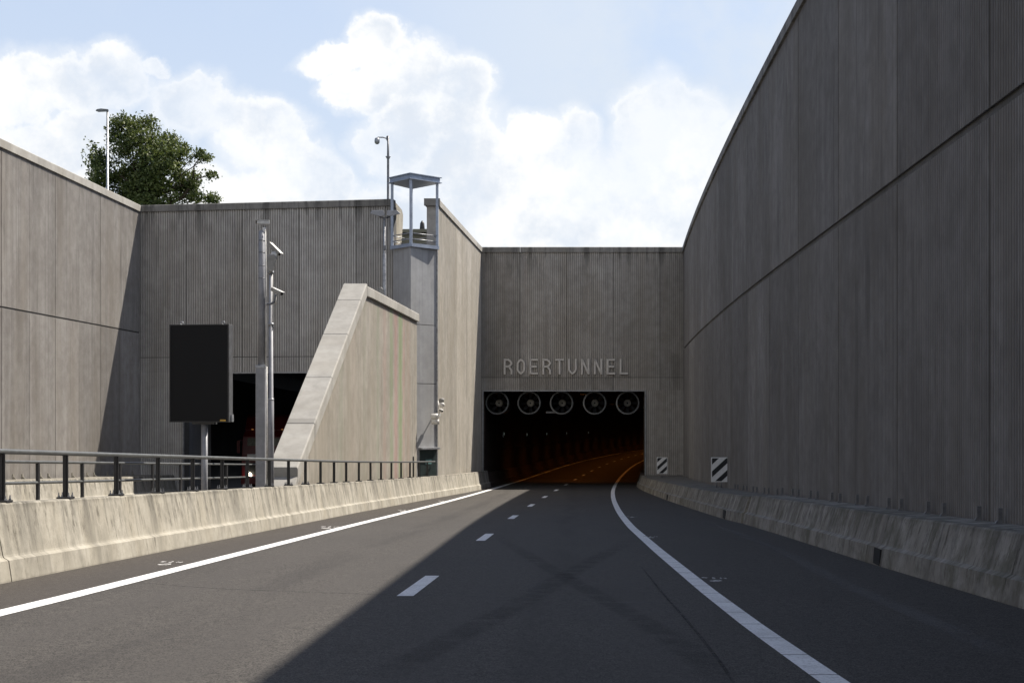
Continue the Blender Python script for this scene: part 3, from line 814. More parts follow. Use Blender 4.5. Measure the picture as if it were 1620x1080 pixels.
# steel frame
PO = [V0, (-6.28, 65.2), (-8.12, 65.2), (-7.05, 66.9)]
mb = MB()
for v in (V0, (-6.22, 65.15), (-8.2, 65.1), (-7.52, 66.6)):
    q = W(*v, 0); h0, h1 = TH_-.06, 10.19
    m_ = MB(); m_.box((q.x, q.y, (h0+h1)/2+EYE), (.115, .115, h1-h0)); m_.build('post', 'steel_blue', tw, .006)
def beam(mb, A, B, h, w, hh):
    a, b = W(*A, h), W(*B, h); t = (b-a).normalized(); n = Vector((t.y, -t.x, 0))
    mb.box((a+b)/2, ((b-a).length+.12, w, hh), Matrix((t, n, Vector((0, 0, 1)))).transposed())
mb = MB()
beam(mb, V0, (-6.22, 65.15), TH_+.02, .14, .15); beam(mb, V0, (-8.2, 65.1), TH_+.02, .14, .15)
mb.build('base_beam', 'steel_blue', tw)
for A_, B_ in ((V0, (-6.22, 65.15)), (V0, (-8.2, 65.1)), ((-8.2, 65.1), (-7.52, 66.6)), ((-7.52, 66.6), (-6.22, 65.15))):
    for hh in (7.62, 7.87):
        m_ = MB(); m_.tube([W(*A_, hh), W(*B_, hh)], .022, 8); m_.build('rail', 'galv', tw)
rp = [(-7.25, 63.82), (-6.05, 65.15), (-7.5, 66.75), (-8.36, 65.15)]
def roofplate(mb, sc, h0, h1):
    cx, cz = -7.2, 65.2
    mb.rings([[W(cx+(o-cx)*sc, cz+(z-cz)*sc, h) for o, z in rp] for h in (h0, h1)])
mb = MB(); roofplate(mb, 1.04, 10.41, 10.44); roofplate(mb, .96, 10.215, 10.41); roofplate(mb, 1.04, 10.185, 10.215)
mb.build('canopy_roof', 'steel_blue', tw)

# ================================================================== SLOPING BUTTRESS WALL
bw = thing('buttress_wall', 'pale fluted wall with a steeply sloping front edge and broad coping, on the median', 'wall', W(-7.8, 40, G(40)))
fK = lambda z: lin([(40, -7.82), (51.9, -7.5), (63.7, -6.95)], z)
def topK(z): return lin([(39.2, -2.45), (40.9, -1.75), (51.9, 4.20), (63.7, 4.02)], z)    # underside of the coping
zK = frange(39.3, 51.9, 24)+frange(52.4, 63.7, 20); planK = plan_off(fK, zK); zoK = zlen(zK, fK)
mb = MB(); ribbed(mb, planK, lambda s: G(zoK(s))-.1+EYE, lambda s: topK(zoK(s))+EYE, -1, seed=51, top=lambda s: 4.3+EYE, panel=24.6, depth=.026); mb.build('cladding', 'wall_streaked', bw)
mb = MB(); core(mb, planK, lambda s: G(zoK(s))-.2+EYE, lambda s: topK(zoK(s))-.02+EYE, -1, -.03, -.62); mb.build('wall_body', 'wall_block', bw)
def copK(mb, segs, perp):
    for i, (z0, z1, tint) in enumerate(segs):
        rings = []; ats = []
        for z in frange(z0, z1-.02, 3):
            o = fK(z); h = topK(z); T = .34 if z < 51.9 else .33
            if z < 51.85 and z > 40.5: sl = 1
            else: sl = 0
            rings.append([W(o+.10, z, h-.02), W(o-.72, z, h-.02), W(o-.72, z, h+T+ (.10 if sl else 0)), W(o+.07, z, h+T+(.10 if sl else 0)), W(o+.10, z, h+T+(.06 if sl else -.04))])
            ats.append([(z, .3, tint)]*2+[(z, 0, tint)]*3)
        mb.rings(rings, ats)
EDGE = [40.6, 42.9, 45.5, 48.2, 50.6, 51.85]
rnd = random.Random(4)
mb = MB(); copK(mb, [(a, b, .3+.5*rnd.random()) for a, b in zip(EDGE, EDGE[1:])], 1); mb.build('sloping_coping', 'coping', bw, .012)
mb = MB(); copK(mb, [(51.87, 55, .5), (55, 58.2, .7), (58.2, 61.2, .4), (61.2, 63.75, .6)], 0); mb.build('level_coping', 'coping', bw, .012)
mb = MB(); 
mb.rings([[W(fK(z)+.10, z, -4), W(fK(z)-.72, z, -4), W(fK(z)-.72, z, h), W(fK(z)+.10, z, h)] for z, h in ((39.75, -2.2), (40.58, -1.70))], [[(0, 0, .5)]*4]*2)
mb.build('coping_foot', 'coping', bw, .012)

# ================================================================== RAILINGS
rr = thing('railing', 'black steel railing with a grey top tube on the left concrete barrier', 'railing', W(-7.05, 18, G(18)+.93))
ro = lambda z: tl(z)-.32
mb = MB(); mb.tube([W(ro(z), z, G(z)+1.555) for z in frange(-6, 65.0, 40)], .034, 10); mb.build('top_rail', 'rail_grey', rr)
def rail_post(par, o, z, h0, h1, mat='rail_black'):
    g = G(z); p = W(o, z, 0)
    mb = MB(); mb.box((p.x, p.y, g+(h0+h1)/2+EYE), (.072, .022, h1-h0-.02)); mb.box((p.x, p.y, g+(h0+h1)/2+EYE), (.022, .062, h1-h0-.02))
    po = mb.build('post', mat, par)
    mb = MB(); mb.box((p.x, p.y, g+h0+.014+EYE), (.19, .20, .026))
    mb.build('base_plate', mat, po)
    if not 14 < z < 40: return
    for dx, dy in ((.07, .07), (.07, -.07), (-.07, .07), (-.07, -.07)):
        mb = MB(); mb.lathe((p.x+dx, p.y+dy, g+h0+.027+EYE), (0, 0, 1), [(0, .017), (.022, .017), (.023, .009), (.06, .009)], 6, False)
        mb.build('bolt', 'galv', po)
k = 0; z = 18.15-2.24*9
while z < 64.9:
    rail_post(rr, ro(z), z, .93, 1.54); z += 2.24
r2 = thing('railing', 'two-bar dark railing on the far side of the median, behind the signboard', 'railing', W(-9.37, 25, G(25)+.74))
for hh in (1.46, 1.10):
    mb = MB(); mb.tube([W(-9.52, z, G(z)+hh) for z in frange(-6, 60, 40)], .026, 8); mb.build('rail', 'rail_grey', r2)
z = 26.05-2.33*13; i = 0
while z < 60:
    g = G(z); p = W(-9.52, z, 0); m_ = MB(); m_.box((p.x, p.y, g+1.09+EYE), (.05, .075, .74)); m_.build('post', 'rail_black', r2); z += 2.33

# ================================================================== SIGNS, MASTS
def at_base(px, z): q = P(px, 656, z); return Vector((q.x, q.y, G(z)+EYE))
CM = Matrix.Rotation(TH, 3, 'Z')
def display():
    z = 32.5; b = at_base(320, z); t = thing('display_sign', 'large switched-off black display board on a grey post behind the railing', 'display sign', b)
    w = 98/F*z; h = 154/F*z; zc = hpy(590.5, z)+EYE
    M = Matrix.Rotation(radians(-6.5), 3, 'Z'); cx = P(318.5, 590, z)
    c = Vector((cx.x, cx.y, zc))
    mb = MB(); mb.box(c, (w, .24, h), M); cab = mb.build('cabinet', 'cabinet', t, .008)
    mb = MB(); mb.box(c+M@Vector((0, -.125, 0)), (w-.05, .02, h-.05), M); mb.build('screen', 'screen', cab)
    mb = MB()
    for sx in (-1, 1): mb.box(c+M@Vector((sx*(w/2-.012), -.142, 0)), (.022, .016, h), M)
    for sz in (-1, 1): mb.box(c+M@Vector((0, -.142, sz*(h/2-.012))), (w-.05, .016, .022), M)
    mb.build('screen_frame', 'rail_black', cab)
    mb = MB(); mb.box(c+M@Vector((w/2-.13, -.150, -h/2+.04)), (.13, .008, .035), M); mb.build('yellow_label', 'yellow', cab)
    mb = MB(); mb.box(c+M@Vector((w/2+.012, .02, -h/2+.09)), (.05, .1, .16), M); mb.build('hinge', 'galv', cab)
    for sx in (-.33, .37):
        mb = MB(); pth = [c+M@Vector((sx*w+.035*cos(q), 0, h/2+.035+.035*sin(q))) for q in frange(-pi/2, 3*pi/2, 10)]
        mb.tube(pth, .011, 6); mb.build('lifting_eye', 'galv', cab)
    mb = MB(); q = P(323.5, 700, z+.05); mb.tube([(q.x, q.y, b.z-.1), (q.x, q.y, zc-h/2+.02)], .072, 14); mb.build('post', 'mast_grey', t)
    mb = MB(); mb.box((q.x, q.y, zc-h/2-.02), (.5, .2, .05), M); mb.build('mounting_bracket', 'cabinet', t)
display()

def camera_unit(par, pos, yaw, pitch, L=.42, wd=.14, mat='cam_white', shield=True):
    M = Matrix.Rotation(yaw, 3, 'Z') @ Matrix.Rotation(pitch, 3, 'X')
    pos = Vector(pos)
    mb = MB(); mb.box(pos, (wd, L, wd*.85), M); h = mb.build('camera_housing', mat, par, .012)
    if shield:
        mb = MB(); mb.box(pos+M@Vector((0, -.03, wd*.52)), (wd*1.15, L*1.12, .012), M); mb.build('sun_shield', 'cam_white', h)
    mb = MB(); mb.lathe(pos+M@Vector((0, -L/2, 0)), M@Vector((0, -1, 0)), [(-.01, wd*.36), (.02, wd*.36), (.021, wd*.28), (.008, wd*.1)], 12); mb.build('camera_lens', 'lens', h)
    return h
def mast():
    z = 38.2; b = at_base(413, z); t = thing('camera_mast', 'thick grey stepped mast with traffic cameras at its top, right of the signboard', 'mast', b)
    q = P(413, 600, z); hz = lambda y: hpy(y, z)+EYE
    mb = MB(); w = 15/F*z; mb.box((q.x, q.y, (b.z+hz(579))/2), (w, w, hz(579)-b.z), CM); mb.build('lower_mast', 'mast_grey', t, .02)
    qq = P(414, 500, z)
    mb = MB(); mb.lathe((qq.x, qq.y, hz(579)), (0, 0, 1), [(0, .105), (hz(366)-hz(579), .078), (hz(366)-hz(579)+.02, .05)], 16); mb.build('upper_mast', 'mast_grey', t)
    for y in (381, 400, 421, 441, 464):
        mb = MB(); mb.lathe((qq.x, qq.y, hz(y)), (0, 0, 1), [(0, .088), (.02, .088)], 16); mb.build('strap', 'galv_dark', t)
    mb = MB(); mb.box(P(413, 580, z)+Vector((0, 0, .0)), (w*1.09, w*1.09, .08), CM); mb.build('collar', 'galv', t, .01)
    mb = MB(); mb.tube([P(420, 366, z-.1), P(421, 450, z-.1), P(420.6, 578, z-.1)], .014, 6); mb.tube([P(421.8, 580, z-.15), P(422, 770, z-.15)], .02, 6); mb.build('cable', 'cam_white', t)
    mb = MB(); mb.tube([P(415, 372, z), P(418, 366, z), P(418, 360, z)], .045, 8); mb.build('pivot', 'cam_white', t)
    camera_unit(t, P(416, 352, z), radians(-62), radians(2), .34, .11)
    # curved arm and lower camera
    mb = MB(); mb.tube([P(412, 481, z), P(419, 481, z), P(429, 480.5, z), P(434, 477, z), P(435.5, 470, z), P(435.5, 466, z)], .03, 8); mb.build('bracket_arm', 'galv_dark', t)
    mb = MB(); mb.tube([P(436, 465, z), P(436.5, 481, z)], .02, 6); mb.build('cable', 'cam_white', t)
    camera_unit(t, P(438, 461, z), radians(60), radians(22), .36, .10, 'cam_grey')
    # second pole
    z = 39.4; b = at_base(428, z); t = thing('camera_pole', 'slim grey pole with a large hooded camera, just right of the thick mast', 'pole', b)
    q = P(428.5, 500, z); hz = lambda y: hpy(y, z)+EYE
    mb = MB(); mb.lathe((q.x, q.y, b.z), (0, 0, 1), [(0, .085), (hz(633)-b.z, .08), (hz(632)-b.z, .065), (hz(430)-b.z, .05)], 14); mb.build('pole', 'mast_grey', t)
    for y in (433, 515, 634):
        mb = MB(); mb.lathe((q.x, q.y, hz(y)), (0, 0, 1), [(0, .08), (.07, .08)], 12)
        if y == 515: mb.tube([P(430, 512, z), P(433, 519, z)], .025, 6)
        mb.build('collar', 'galv', t)
    mb = MB(); mb.tube([P(431, 434, z-.05), P(430.8, 514, z-.05)], .012, 6); mb.build('cable', 'cam_white', t)
    mb = MB(); pts = [(421, 404), (434, 402), (438, 408), (435, 418), (432, 430), (425, 430), (421, 412)]
    def fn(u, v, d): return P(u, v, z+d)
    mb.prism(pts, fn, -.14, .14); mb.build('camera_base', 'cam_grey', t, .02)
    mb = MB(); mb.lathe(P(434, 404, z-.02), (.1, -.3, -.2), [(-.10, .02), (-.08, .08), (0, .115), (.06, .10), (.12, .03)], 14); mb.build('dome', 'cam_white', t)
    camera_unit(t, P(434, 394, z), radians(70), radians(42), .42, .12, 'cam_grey')
mast()

def twin_lamp():
    z = 63.2; b = at_base(608, z); t = thing('twin_floodlight', 'slim pole with two floodlights back to back, rising behind the sloping wall', 'floodlight pole', b)
    hz = lambda y: hpy(y, z)+EYE; q = P(608, 400, z)
    mb = MB(); mb.lathe((q.x, q.y, b.z), (0, 0, 1), [(0, .09), (hz(402)-b.z, .075), (hz(400)-b.z, .05), (hz(345)-b.z, .045)], 12); mb.build('pole', 'galv', t)
    mb = MB(); mb.box(P(609, 392, z-.08), (.12, .1, .2)); mb.build('junction_box', 'galv_dark', t, .01)
    mb = MB(); mb.tube([P(600, 343, z), P(608, 345, z), P(617, 343, z)], .03, 8); mb.build('cross_arm', 'galv_dark', t)
    for s_, pts in ((0, [(585.5, 338), (588, 333), (606.5, 332.5), (609, 341), (602, 342.5)]), (1, [(611.5, 341), (612.5, 333), (628, 332.5), (634, 338), (619, 342)])):
        mb = MB(); mb.prism(pts, lambda u, v, d: P(u, v, z+d), -.2, .2); h = mb.build('lamp_head', 'mast_grey', t, .02)
    mb = MB(); mb.prism([(597, 470), (598, 457), (602, 453.5), (606, 457), (606.5, 470)], lambda u, v, d: P(u, v, 63.1+d), -.14, .14); mb.build('control_box', 'cam_grey', t, .03)
twin_lamp()

def cctv():
    z = 70.5; b = P(614, 656, z); b.z = 8.95+EYE; t = thing('cctv_pole', 'tall thin grey pole on top of the wall with a dome camera on its arm', 'camera pole', b)
    hz = lambda y: hpy(y, z)+EYE
    mb = MB(); mb.lathe(b, (0, 0, 1), [(0, .085), (1.2, .085), (1.25, .06), (hz(248)-b.z, .055), (hz(215)-b.z, .045)], 10); mb.build('pole', 'galv_dark', t)
    mb = MB(); mb.tube([P(613.5, 220, z), P(606, 217.5, z), P(598, 217.5, z), P(596.6, 219, z)], .028, 8); mb.build('arm', 'galv_dark', t)
    mb = MB(); q = P(596.6, 218, z); mb.lathe(q, (0, 0, -1), [(0, .05), (.04, .11), (.16, .13), (.24, .12), (.3, .07), (.32, .01)], 14); mb.build('dome_camera', 'galv', t)
    mb = MB(); mb.tube([P(610, 248, z), P(618, 248, z)], .025, 6); mb.box(P(614, 249, z), (.16, .16, .1)); mb.build('collar', 'galv_dark', t)
    mb = MB(); mb.box(P(613, 219, z), (.1, .1, .2)); mb.build('pole_cap', 'galv_dark', t)
cctv()

def street_lamp():
    z = 95; b = P(170, 656, z); b.z = 8.95+EYE; t = thing('street_lamp', 'grey street lamp with a single flat head, in front of the big tree', 'street lamp', b)
    H = hpy(175, z)+EYE-b.z
    mb = MB(); mb.lathe(b, (0, 0, 1), [(0, .13), (1.4, .13), (1.45, .10), (H, .062)], 12); mb.build('pole', 'galv', t)
    mb = MB(); mb.prism([(151, 175.5), (153, 172.8), (160, 171.8), (171.5, 173), (172, 176.5), (168, 177), (156, 177.5)], lambda u, v, d: P(u, v, z+d), -.16, .16); mb.build('lamp_head', 'galv_dark', t, .03)
street_lamp()

# --- cluster of cameras and floodlights on the tower corner
def tower_cams():
    z = 64.2
    t = thing('camera_cluster', 'small white cameras on a bracket at the tower corner above the railing', 'camera', P(694, 661, z))
    mb = MB(); mb.tube([P(693, 634, z+.5), P(694, 640, z+.1), P(695, 652, z), P(693, 660, z+.5)], .025, 6); mb.build('bracket', 'cam_white', t)
    mb = MB(); mb.lathe(P(699, 633, z), (.9, -.4, -.1), [(-.12, .05), (-.05, .10), (.06, .10), (.10, .04)], 10); mb.box(P(697.5, 635.5, z), (.16, .2, .08)); mb.build('floodlight', 'cam_grey', t)
    mb = MB(); mb.lathe(P(699, 640, z-.05), (0, -.3, -1), [(-.10, .05), (-.05, .12), (.05, .12), (.12, .03)], 12); mb.build('dome', 'cam_white', t)
    camera_unit(t, P(697.5, 649, z), radians(30), radians(15), .26, .10, 'cam_grey')
    t = thing('wall_floodlight', 'pair of round grey floodlights with long shadows on the tower face', 'floodlight', tf(.68, -.1, 0))
    mb = MB(); mb.tube([tf(.86, -.04, .0), tf(.80, -.02, .45), tf(.72, -.05, .5), tf(.70, -.28, .5)], .028, 6); mb.build('bracket', 'galv', t)
    for u, h in ((.62, -.07), (.64, -.30)):
        c = tf(u, h, .52); d = (-tn*.25 + td*-.9).normalized() if False else (td*.8+tn*.6)
        mb = MB(); mb.lathe(c, d, [(-.22, .09), (-.20, .115), (0, .13), (.10, .12)], 14); l = mb.build('lamp_head', 'cam_white', t)
        mb = MB(); mb.lathe(c+d.normalized()*.101, d, [(0, .105), (.004, .10)], 14); mb.build('lamp_glass', 'lens', l)
    mb = MB(); mb.box(tf(.84, .0, .3), (.16, .2, .14), MT); mb.build('junction_box', 'cam_white', t, .01)
tower_cams()
mb = MB(); q = P(654, 735, 60.5); g0 = G(60.5)+.93+EYE
mb.lathe((q.x, q.y, g0-.2), (0, 0, 1), [(0, .035), (.55, .035), (1.02, .03), (1.06, .012)], 8); o = mb.build('marker_post', 'rail_black'); recentre(o, (q.x, q.y, g0-.2))
tag(o, 'short thin dark post beside the far end of the railing', 'post')

# ================================================================== HAZARD BOARDS
def clip(poly, a, b, c):   # keep a*x+b*y<=c
    out = []
    for i in range(len(poly)):
        p, q = poly[i], poly[(i+1) % len(poly)]; dp, dq = a*p[0]+b*p[1]-c, a*q[0]+b*q[1]-c
        if dp <= 0: out.append(p)
        if dp*dq < 0: k = dp/(dp-dq); out.append((p[0]+(q[0]-p[0])*k, p[1]+(q[1]-p[1])*k))
    return out
def hazard(px, ptop, pbot, z, w, label, legs):
    top, bot = hpy(ptop, z), hpy(pbot, z); h = top-bot
    q = P(px, 656, z); t = thing('hazard_board', label, 'warning board', (q.x, q.y, G(z)+.66+EYE), 'striped hazard boards on the right')
    c = Vector((q.x, q.y, (top+bot)/2+EYE))
    fn = lambda u, v, d: c + CM @ Vector((u, d, v))
    mb = MB(); mb.prism([(-w/2, -h/2), (w/2, -h/2), (w/2, h/2), (-w/2, h/2)], fn, 0, .03); bd = mb.build('board', 'white_plate', t, .006)
    iw, ih = w/2-.03, h/2-.03; mb = MB(); k = .92; per = .52*w/.61*.87; base = [(-iw, -ih), (iw, -ih), (iw, ih), (-iw, ih)]
    s0 = -h/2-w/2
    for i in range(-3, 6):
        lo = i*per-.02; hi = lo+per*.47
        pl_ = clip(clip(base, -k, 1, hi), k, -1, -lo)
        if len(pl_) > 2: mb.prism(pl_, fn, -.004, .002)
    mb.build('black_stripe', 'black_film', bd)
    for lx in legs:
        mb = MB(); a = c+CM@Vector((lx, .03, -h/2+.1)); mb.tube([(a.x, a.y, a.z), (a.x, a.y, G(z)+.6+EYE)], .022, 8); mb.build('post', 'galv_dark', t)
hazard(1138.5, 723, 762, 51.5, 27/F*51.5, 'larger black-and-white striped hazard board on two legs against the dark right wall', (-.1, .06))
hazard(1047.5, 723, 749, 77.3, 17/F*77.3, 'smaller black-and-white striped hazard board in front of the pier beside the tunnel mouth', (0,))

# wall foot brackets
def stub(o, z, h0, label, group, right=True):
    b = W(o, z, G(z)+h0); mb = MB()
    mb.box(b+Vector((0, 0, .09)), (.05, .065, .18)); sg = -1 if right else 1; kk = .45 if right else 1.
    r = [b+Vector((sg*.02, 0, .0)), b+Vector((sg*.13*kk, 0, 0)), b+Vector((sg*.03, 0, .09*kk))]
    mb.rings([[p+Vector((0, -.02, 0)) for p in r], [p+Vector((0, .02, 0)) for p in r]])
    ob = mb.build('wall_bracket', 'galv_dark' if right else 'barrier'); recentre(ob, b); tag(ob, label, 'bracket', group); return ob
zz = 17.45-2.66*3
base = stub(4.97, zz, .70, 'small dark upright bracket in the row at the foot of the right wall', 'brackets along the foot of the right wall')
while zz < 47:
    for dz in (0, .92):
        z = zz+dz
        if z == 17.45-2.66*3: continue
        hh = .70 if z < 36.2 else .66
        c = base.copy(); COL.objects.link(c); c.location = W(4.97+curve(z), z, G(z)+hh)
    zz += 2.66
zz = 44.0
base = stub(-19.8, zz, .95, 'small pale upright bracket in the row at the foot of the sunlit left wall', 'brackets along the foot of the left wall', False)
while zz < 66.5:
    for dz in (0, .85):
        z = zz+dz
        if z > 44.0:
            c = base.copy(); COL.objects.link(c); c.location = W(-19.8, z, G(z)+.95)
    zz += 2.6

# ================================================================== LETTERS
def letters():
    z = 83.93; t = thing('tunnel_name_sign', 'large grey metal letters reading ROERTUNNEL over the tunnel mouth', 'sign', P(893, 592, z))
    H = 24.5/F*z; Wd = 13.4/F*z; st = 2.9/F*z
    def ribbon(mb, pts, closed, org):
        n = len(pts); ps = [Vector(p) for p in pts]; L, R = [], []
        for i, p in enumerate(ps):
            a = ps[i-1] if (i > 0 or closed) else None; b = ps[(i+1) % n] if (i < n-1 or closed) else None
            d1 = (p-a).normalized() if a is not None else (b-p).normalized(); d2 = (b-p).normalized() if b is not None else d1
            nn = (Vector((-d1.y, d1.x))+Vector((-d2.y, d2.x))); nn.normalize()
            k = st/2/max(.35, nn.dot(Vector((-d1.y, d1.x))))
            L.append(p+nn*k); R.append(p-nn*k)
        rng = range(n if closed else n-1)
        for i in rng:
            j = (i+1) % n
            quad = [L[i], L[j], R[j], R[i]]
            mb.rings([[org+CM@Vector((q.x, d, q.y)) for q in quad] for d in (-.03, .03)])
    w, h, s = Wd, H, st/2
    x0, x1, y0, y1 = s, w-s, s, h-s; r = .22
    def rr(): return [(x0+r*.8, y0), (x1-r*.8, y0), (x1-.06, y0+.1), (x1, y0+r), (x1, y1-r), (x1-.06, y1-.1), (x1-r*.8, y1), (x0+r*.8, y1), (x0+.06, y1-.1), (x0, y1-r), (x0, y0+r), (x0+.06, y0+.1)]
    m_ = h*.50
    G_ = {'R': [([(x0, 0), (x0, y1)], 0), ([(x0-s, y1), (x1-r*.8, y1), (x1-.05, y1-.08), (x1, y1-r*.8), (x1, m_+r*.8), (x1-.05, m_+.08), (x1-r*.8, m_), (x0, m_)], 0), ([(x0+.24, m_), (x1, m_-.20), (x1, 0)], 0)],
          'O': [(rr(), 1)], 'E': [([(x0, 0), (x0, h)], 0), ([(x0, y1), (w, y1)], 0), ([(x0, y0), (w, y0)], 0), ([(x0, h*.5), (w*.86, h*.5)], 0)],
          'T': [([(0, y1), (w, y1)], 0), ([(w/2, y1), (w/2, 0)], 0)],
          'U': [([(x0, h), (x0, y0+r), (x0+.06, y0+.1), (x0+r*.8, y0), (x1-r*.8, y0), (x1-.06, y0+.1), (x1, y0+r), (x1, h)], 0)],
          'N': [([(x0, 0), (x0, h)], 0), ([(x1, 0), (x1, h)], 0), ([(x0, h-.02), (x1, .02)], 0)],
          'L': [([(x0, h), (x0, 0)], 0), ([(x0, y0), (w, y0)], 0)]}
    for i, ch in enumerate('ROERTUNNEL'):
        org = P(797 + 20.35*i, 592, z); mb = MB()
        for pts, cl in G_[ch]: ribbon(mb, pts, cl, org)
        mb.build('letter', 'letter', t)
letters()

# ================================================================== JET FANS
fan0 = None
for i, px in enumerate((786.7, 837, 888.3, 940.7, 993)):
    names = ['first', 'second', 'middle', 'fourth', 'last']
    lab = ['round jet fan farthest left under the lintel of the lettered tunnel', 'second round jet fan from the left under the tunnel lintel', 'middle one of the five round jet fans under the tunnel lintel',
           'fourth round jet fan from the left under the tunnel lintel', 'round jet fan farthest right under the tunnel lintel, beside the bare pier'][i]
    loc = P(px, 637, 84.9)
    if fan0 is None:
        t = fan0 = thing('jet_fan', lab, 'fan', loc, 'jet fans hung in a row inside the tunnel mouth')
        ax = Vector((0.02, 1, 0)); c = loc; R = .635
        mb = MB(); mb.lathe(c, ax, [(0, R-.03), (-.03, R), (.0, R+.03), (.06, R+.04), (3.2, R+.04), (3.25, R), (3.2, R-.06), (.10, R-.06), (.0, R-.03)], 40, True, False); mb.build('casing', 'fan_dark', t)
        mb = MB(); mb.lathe(c-ax*.04, ax, [(0, R-.035), (0, R+.03), (.05, R+.05), (.08, R+.05), (.08, R-.05), (0, R-.035)], 40, True, False); mb.build('inlet_ring', 'fan_ring', t)
        mb = MB(); mb.lathe(c+ax*1.5, ax, [(-.12, .02), (-.10, .12), (-.02, .205), (.0, .215), (1.2, .215)], 24); mb.build('hub', 'fan_hub', t)
        mb = MB(); mb.lathe(c+ax*1.36, ax, [(0, .05), (.02, .05), (.03, .01)], 10); mb.build('hub_cap', 'fan_dark', t)
        for k in range(8):
            a = 2*pi*k/8; u = Vector((cos(a), 0, sin(a))); v = Vector((-sin(a), 0, cos(a)))
            mb = MB(); b0 = c+ax*1.75
            r0 = [b0+u*.2+v*.07-ax*.05, b0+u*.2-v*.07+ax*.05]; r1 = [b0+u*.56+v*.12-ax*.02, b0+u*.56-v*.12+ax*.03]
            mb.rings([[r0[0], r0[1], r0[1]+ax*.012, r0[0]+ax*.012], [r1[0], r1[1], r1[1]+ax*.012, r1[0]+ax*.012]]); mb.build('blade', 'fan_dark', t)
        for sx in (-1, 1):
            mb = MB(); mb.box(c+ax*1.6+Vector((sx*.35, 0, R+.35)), (.05, .3, .9)); mb.build('hanger', 'fan_dark', t)
    else: dup(fan0, loc, lab)
mb = MB(); mb.box(P(872, 652, 86.5), (.62, .12, .12)); o = mb.build('camera_box', 'strip_metal', None, .02); recentre(o, P(872, 652, 86.5)); tag(o, 'small pale horizontal box hanging beside the middle jet fan', 'fixture')

# guide lights on the tunnel's left wall
gl = None; z = 97
for px_, z in ((0, 95.5), (0, 113), (0, 131), (0, 152), (0, 178)):
    loc = W(-6.2+curve(z), z, G(z)+3.05)
    lab = 'slim vertical guide light on the left wall inside the tunnel'
    if gl is None:
        mb = MB(); mb.box(loc, (.08, .10, .34)); gl = mb.build('wall_light', 'strip_metal'); recentre(gl, loc); tag(gl, lab, 'light', 'guide lights along the tunnel wall')
        mb = MB(); mb.box(loc+Vector((.045, 0, .05)), (.015, .07, .16)); mb.build('lamp_glass', 'guide_light', gl)
    else:
        dup(gl, loc, lab)
# sodium lamps under the tunnel ceiling
lm = None
for i in range(16):
    z = 99.5 + 11.0*i; loc = W(-1.7+curve(z), z, G(z)+6.33)
    if lm is None:
        lm = thing('tunnel_lamp', 'orange sodium ceiling lamp deep inside the tunnel', 'lamp', loc, 'sodium lamps along the tunnel ceiling')
        mb = MB()
        for dx, dy, sx, sy in ((-.28, 0, .03, .9), (.28, 0, .03, .9), (0, -.44, .56, .03), (0, .44, .56, .03)): mb.box(loc+Vector((dx, dy, -.12)), (sx, sy, .24))
        mb.box(loc+Vector((0, 0, -.01)), (.56, .9, .03)); mb.build('housing', 'fan_dark', lm)
        mb = MB(); mb.box(loc+Vector((0, 0, -.045)), (.4, .7, .03)); mb.build('glass', 'sodium', lm)
        ld = bpy.data.lights.new('sodium_light', 'SPOT'); ld.energy = 190; ld.color = (1, .30, .04); ld.spot_size = radians(116); ld.spot_blend = 1; ld.shadow_soft_size = .12
        lo = bpy.data.objects.new('sodium_light', ld); COL.objects.link(lo); lo.parent = lm; lo.location = (0, 0, -.16)
    else: dup(lm, loc)

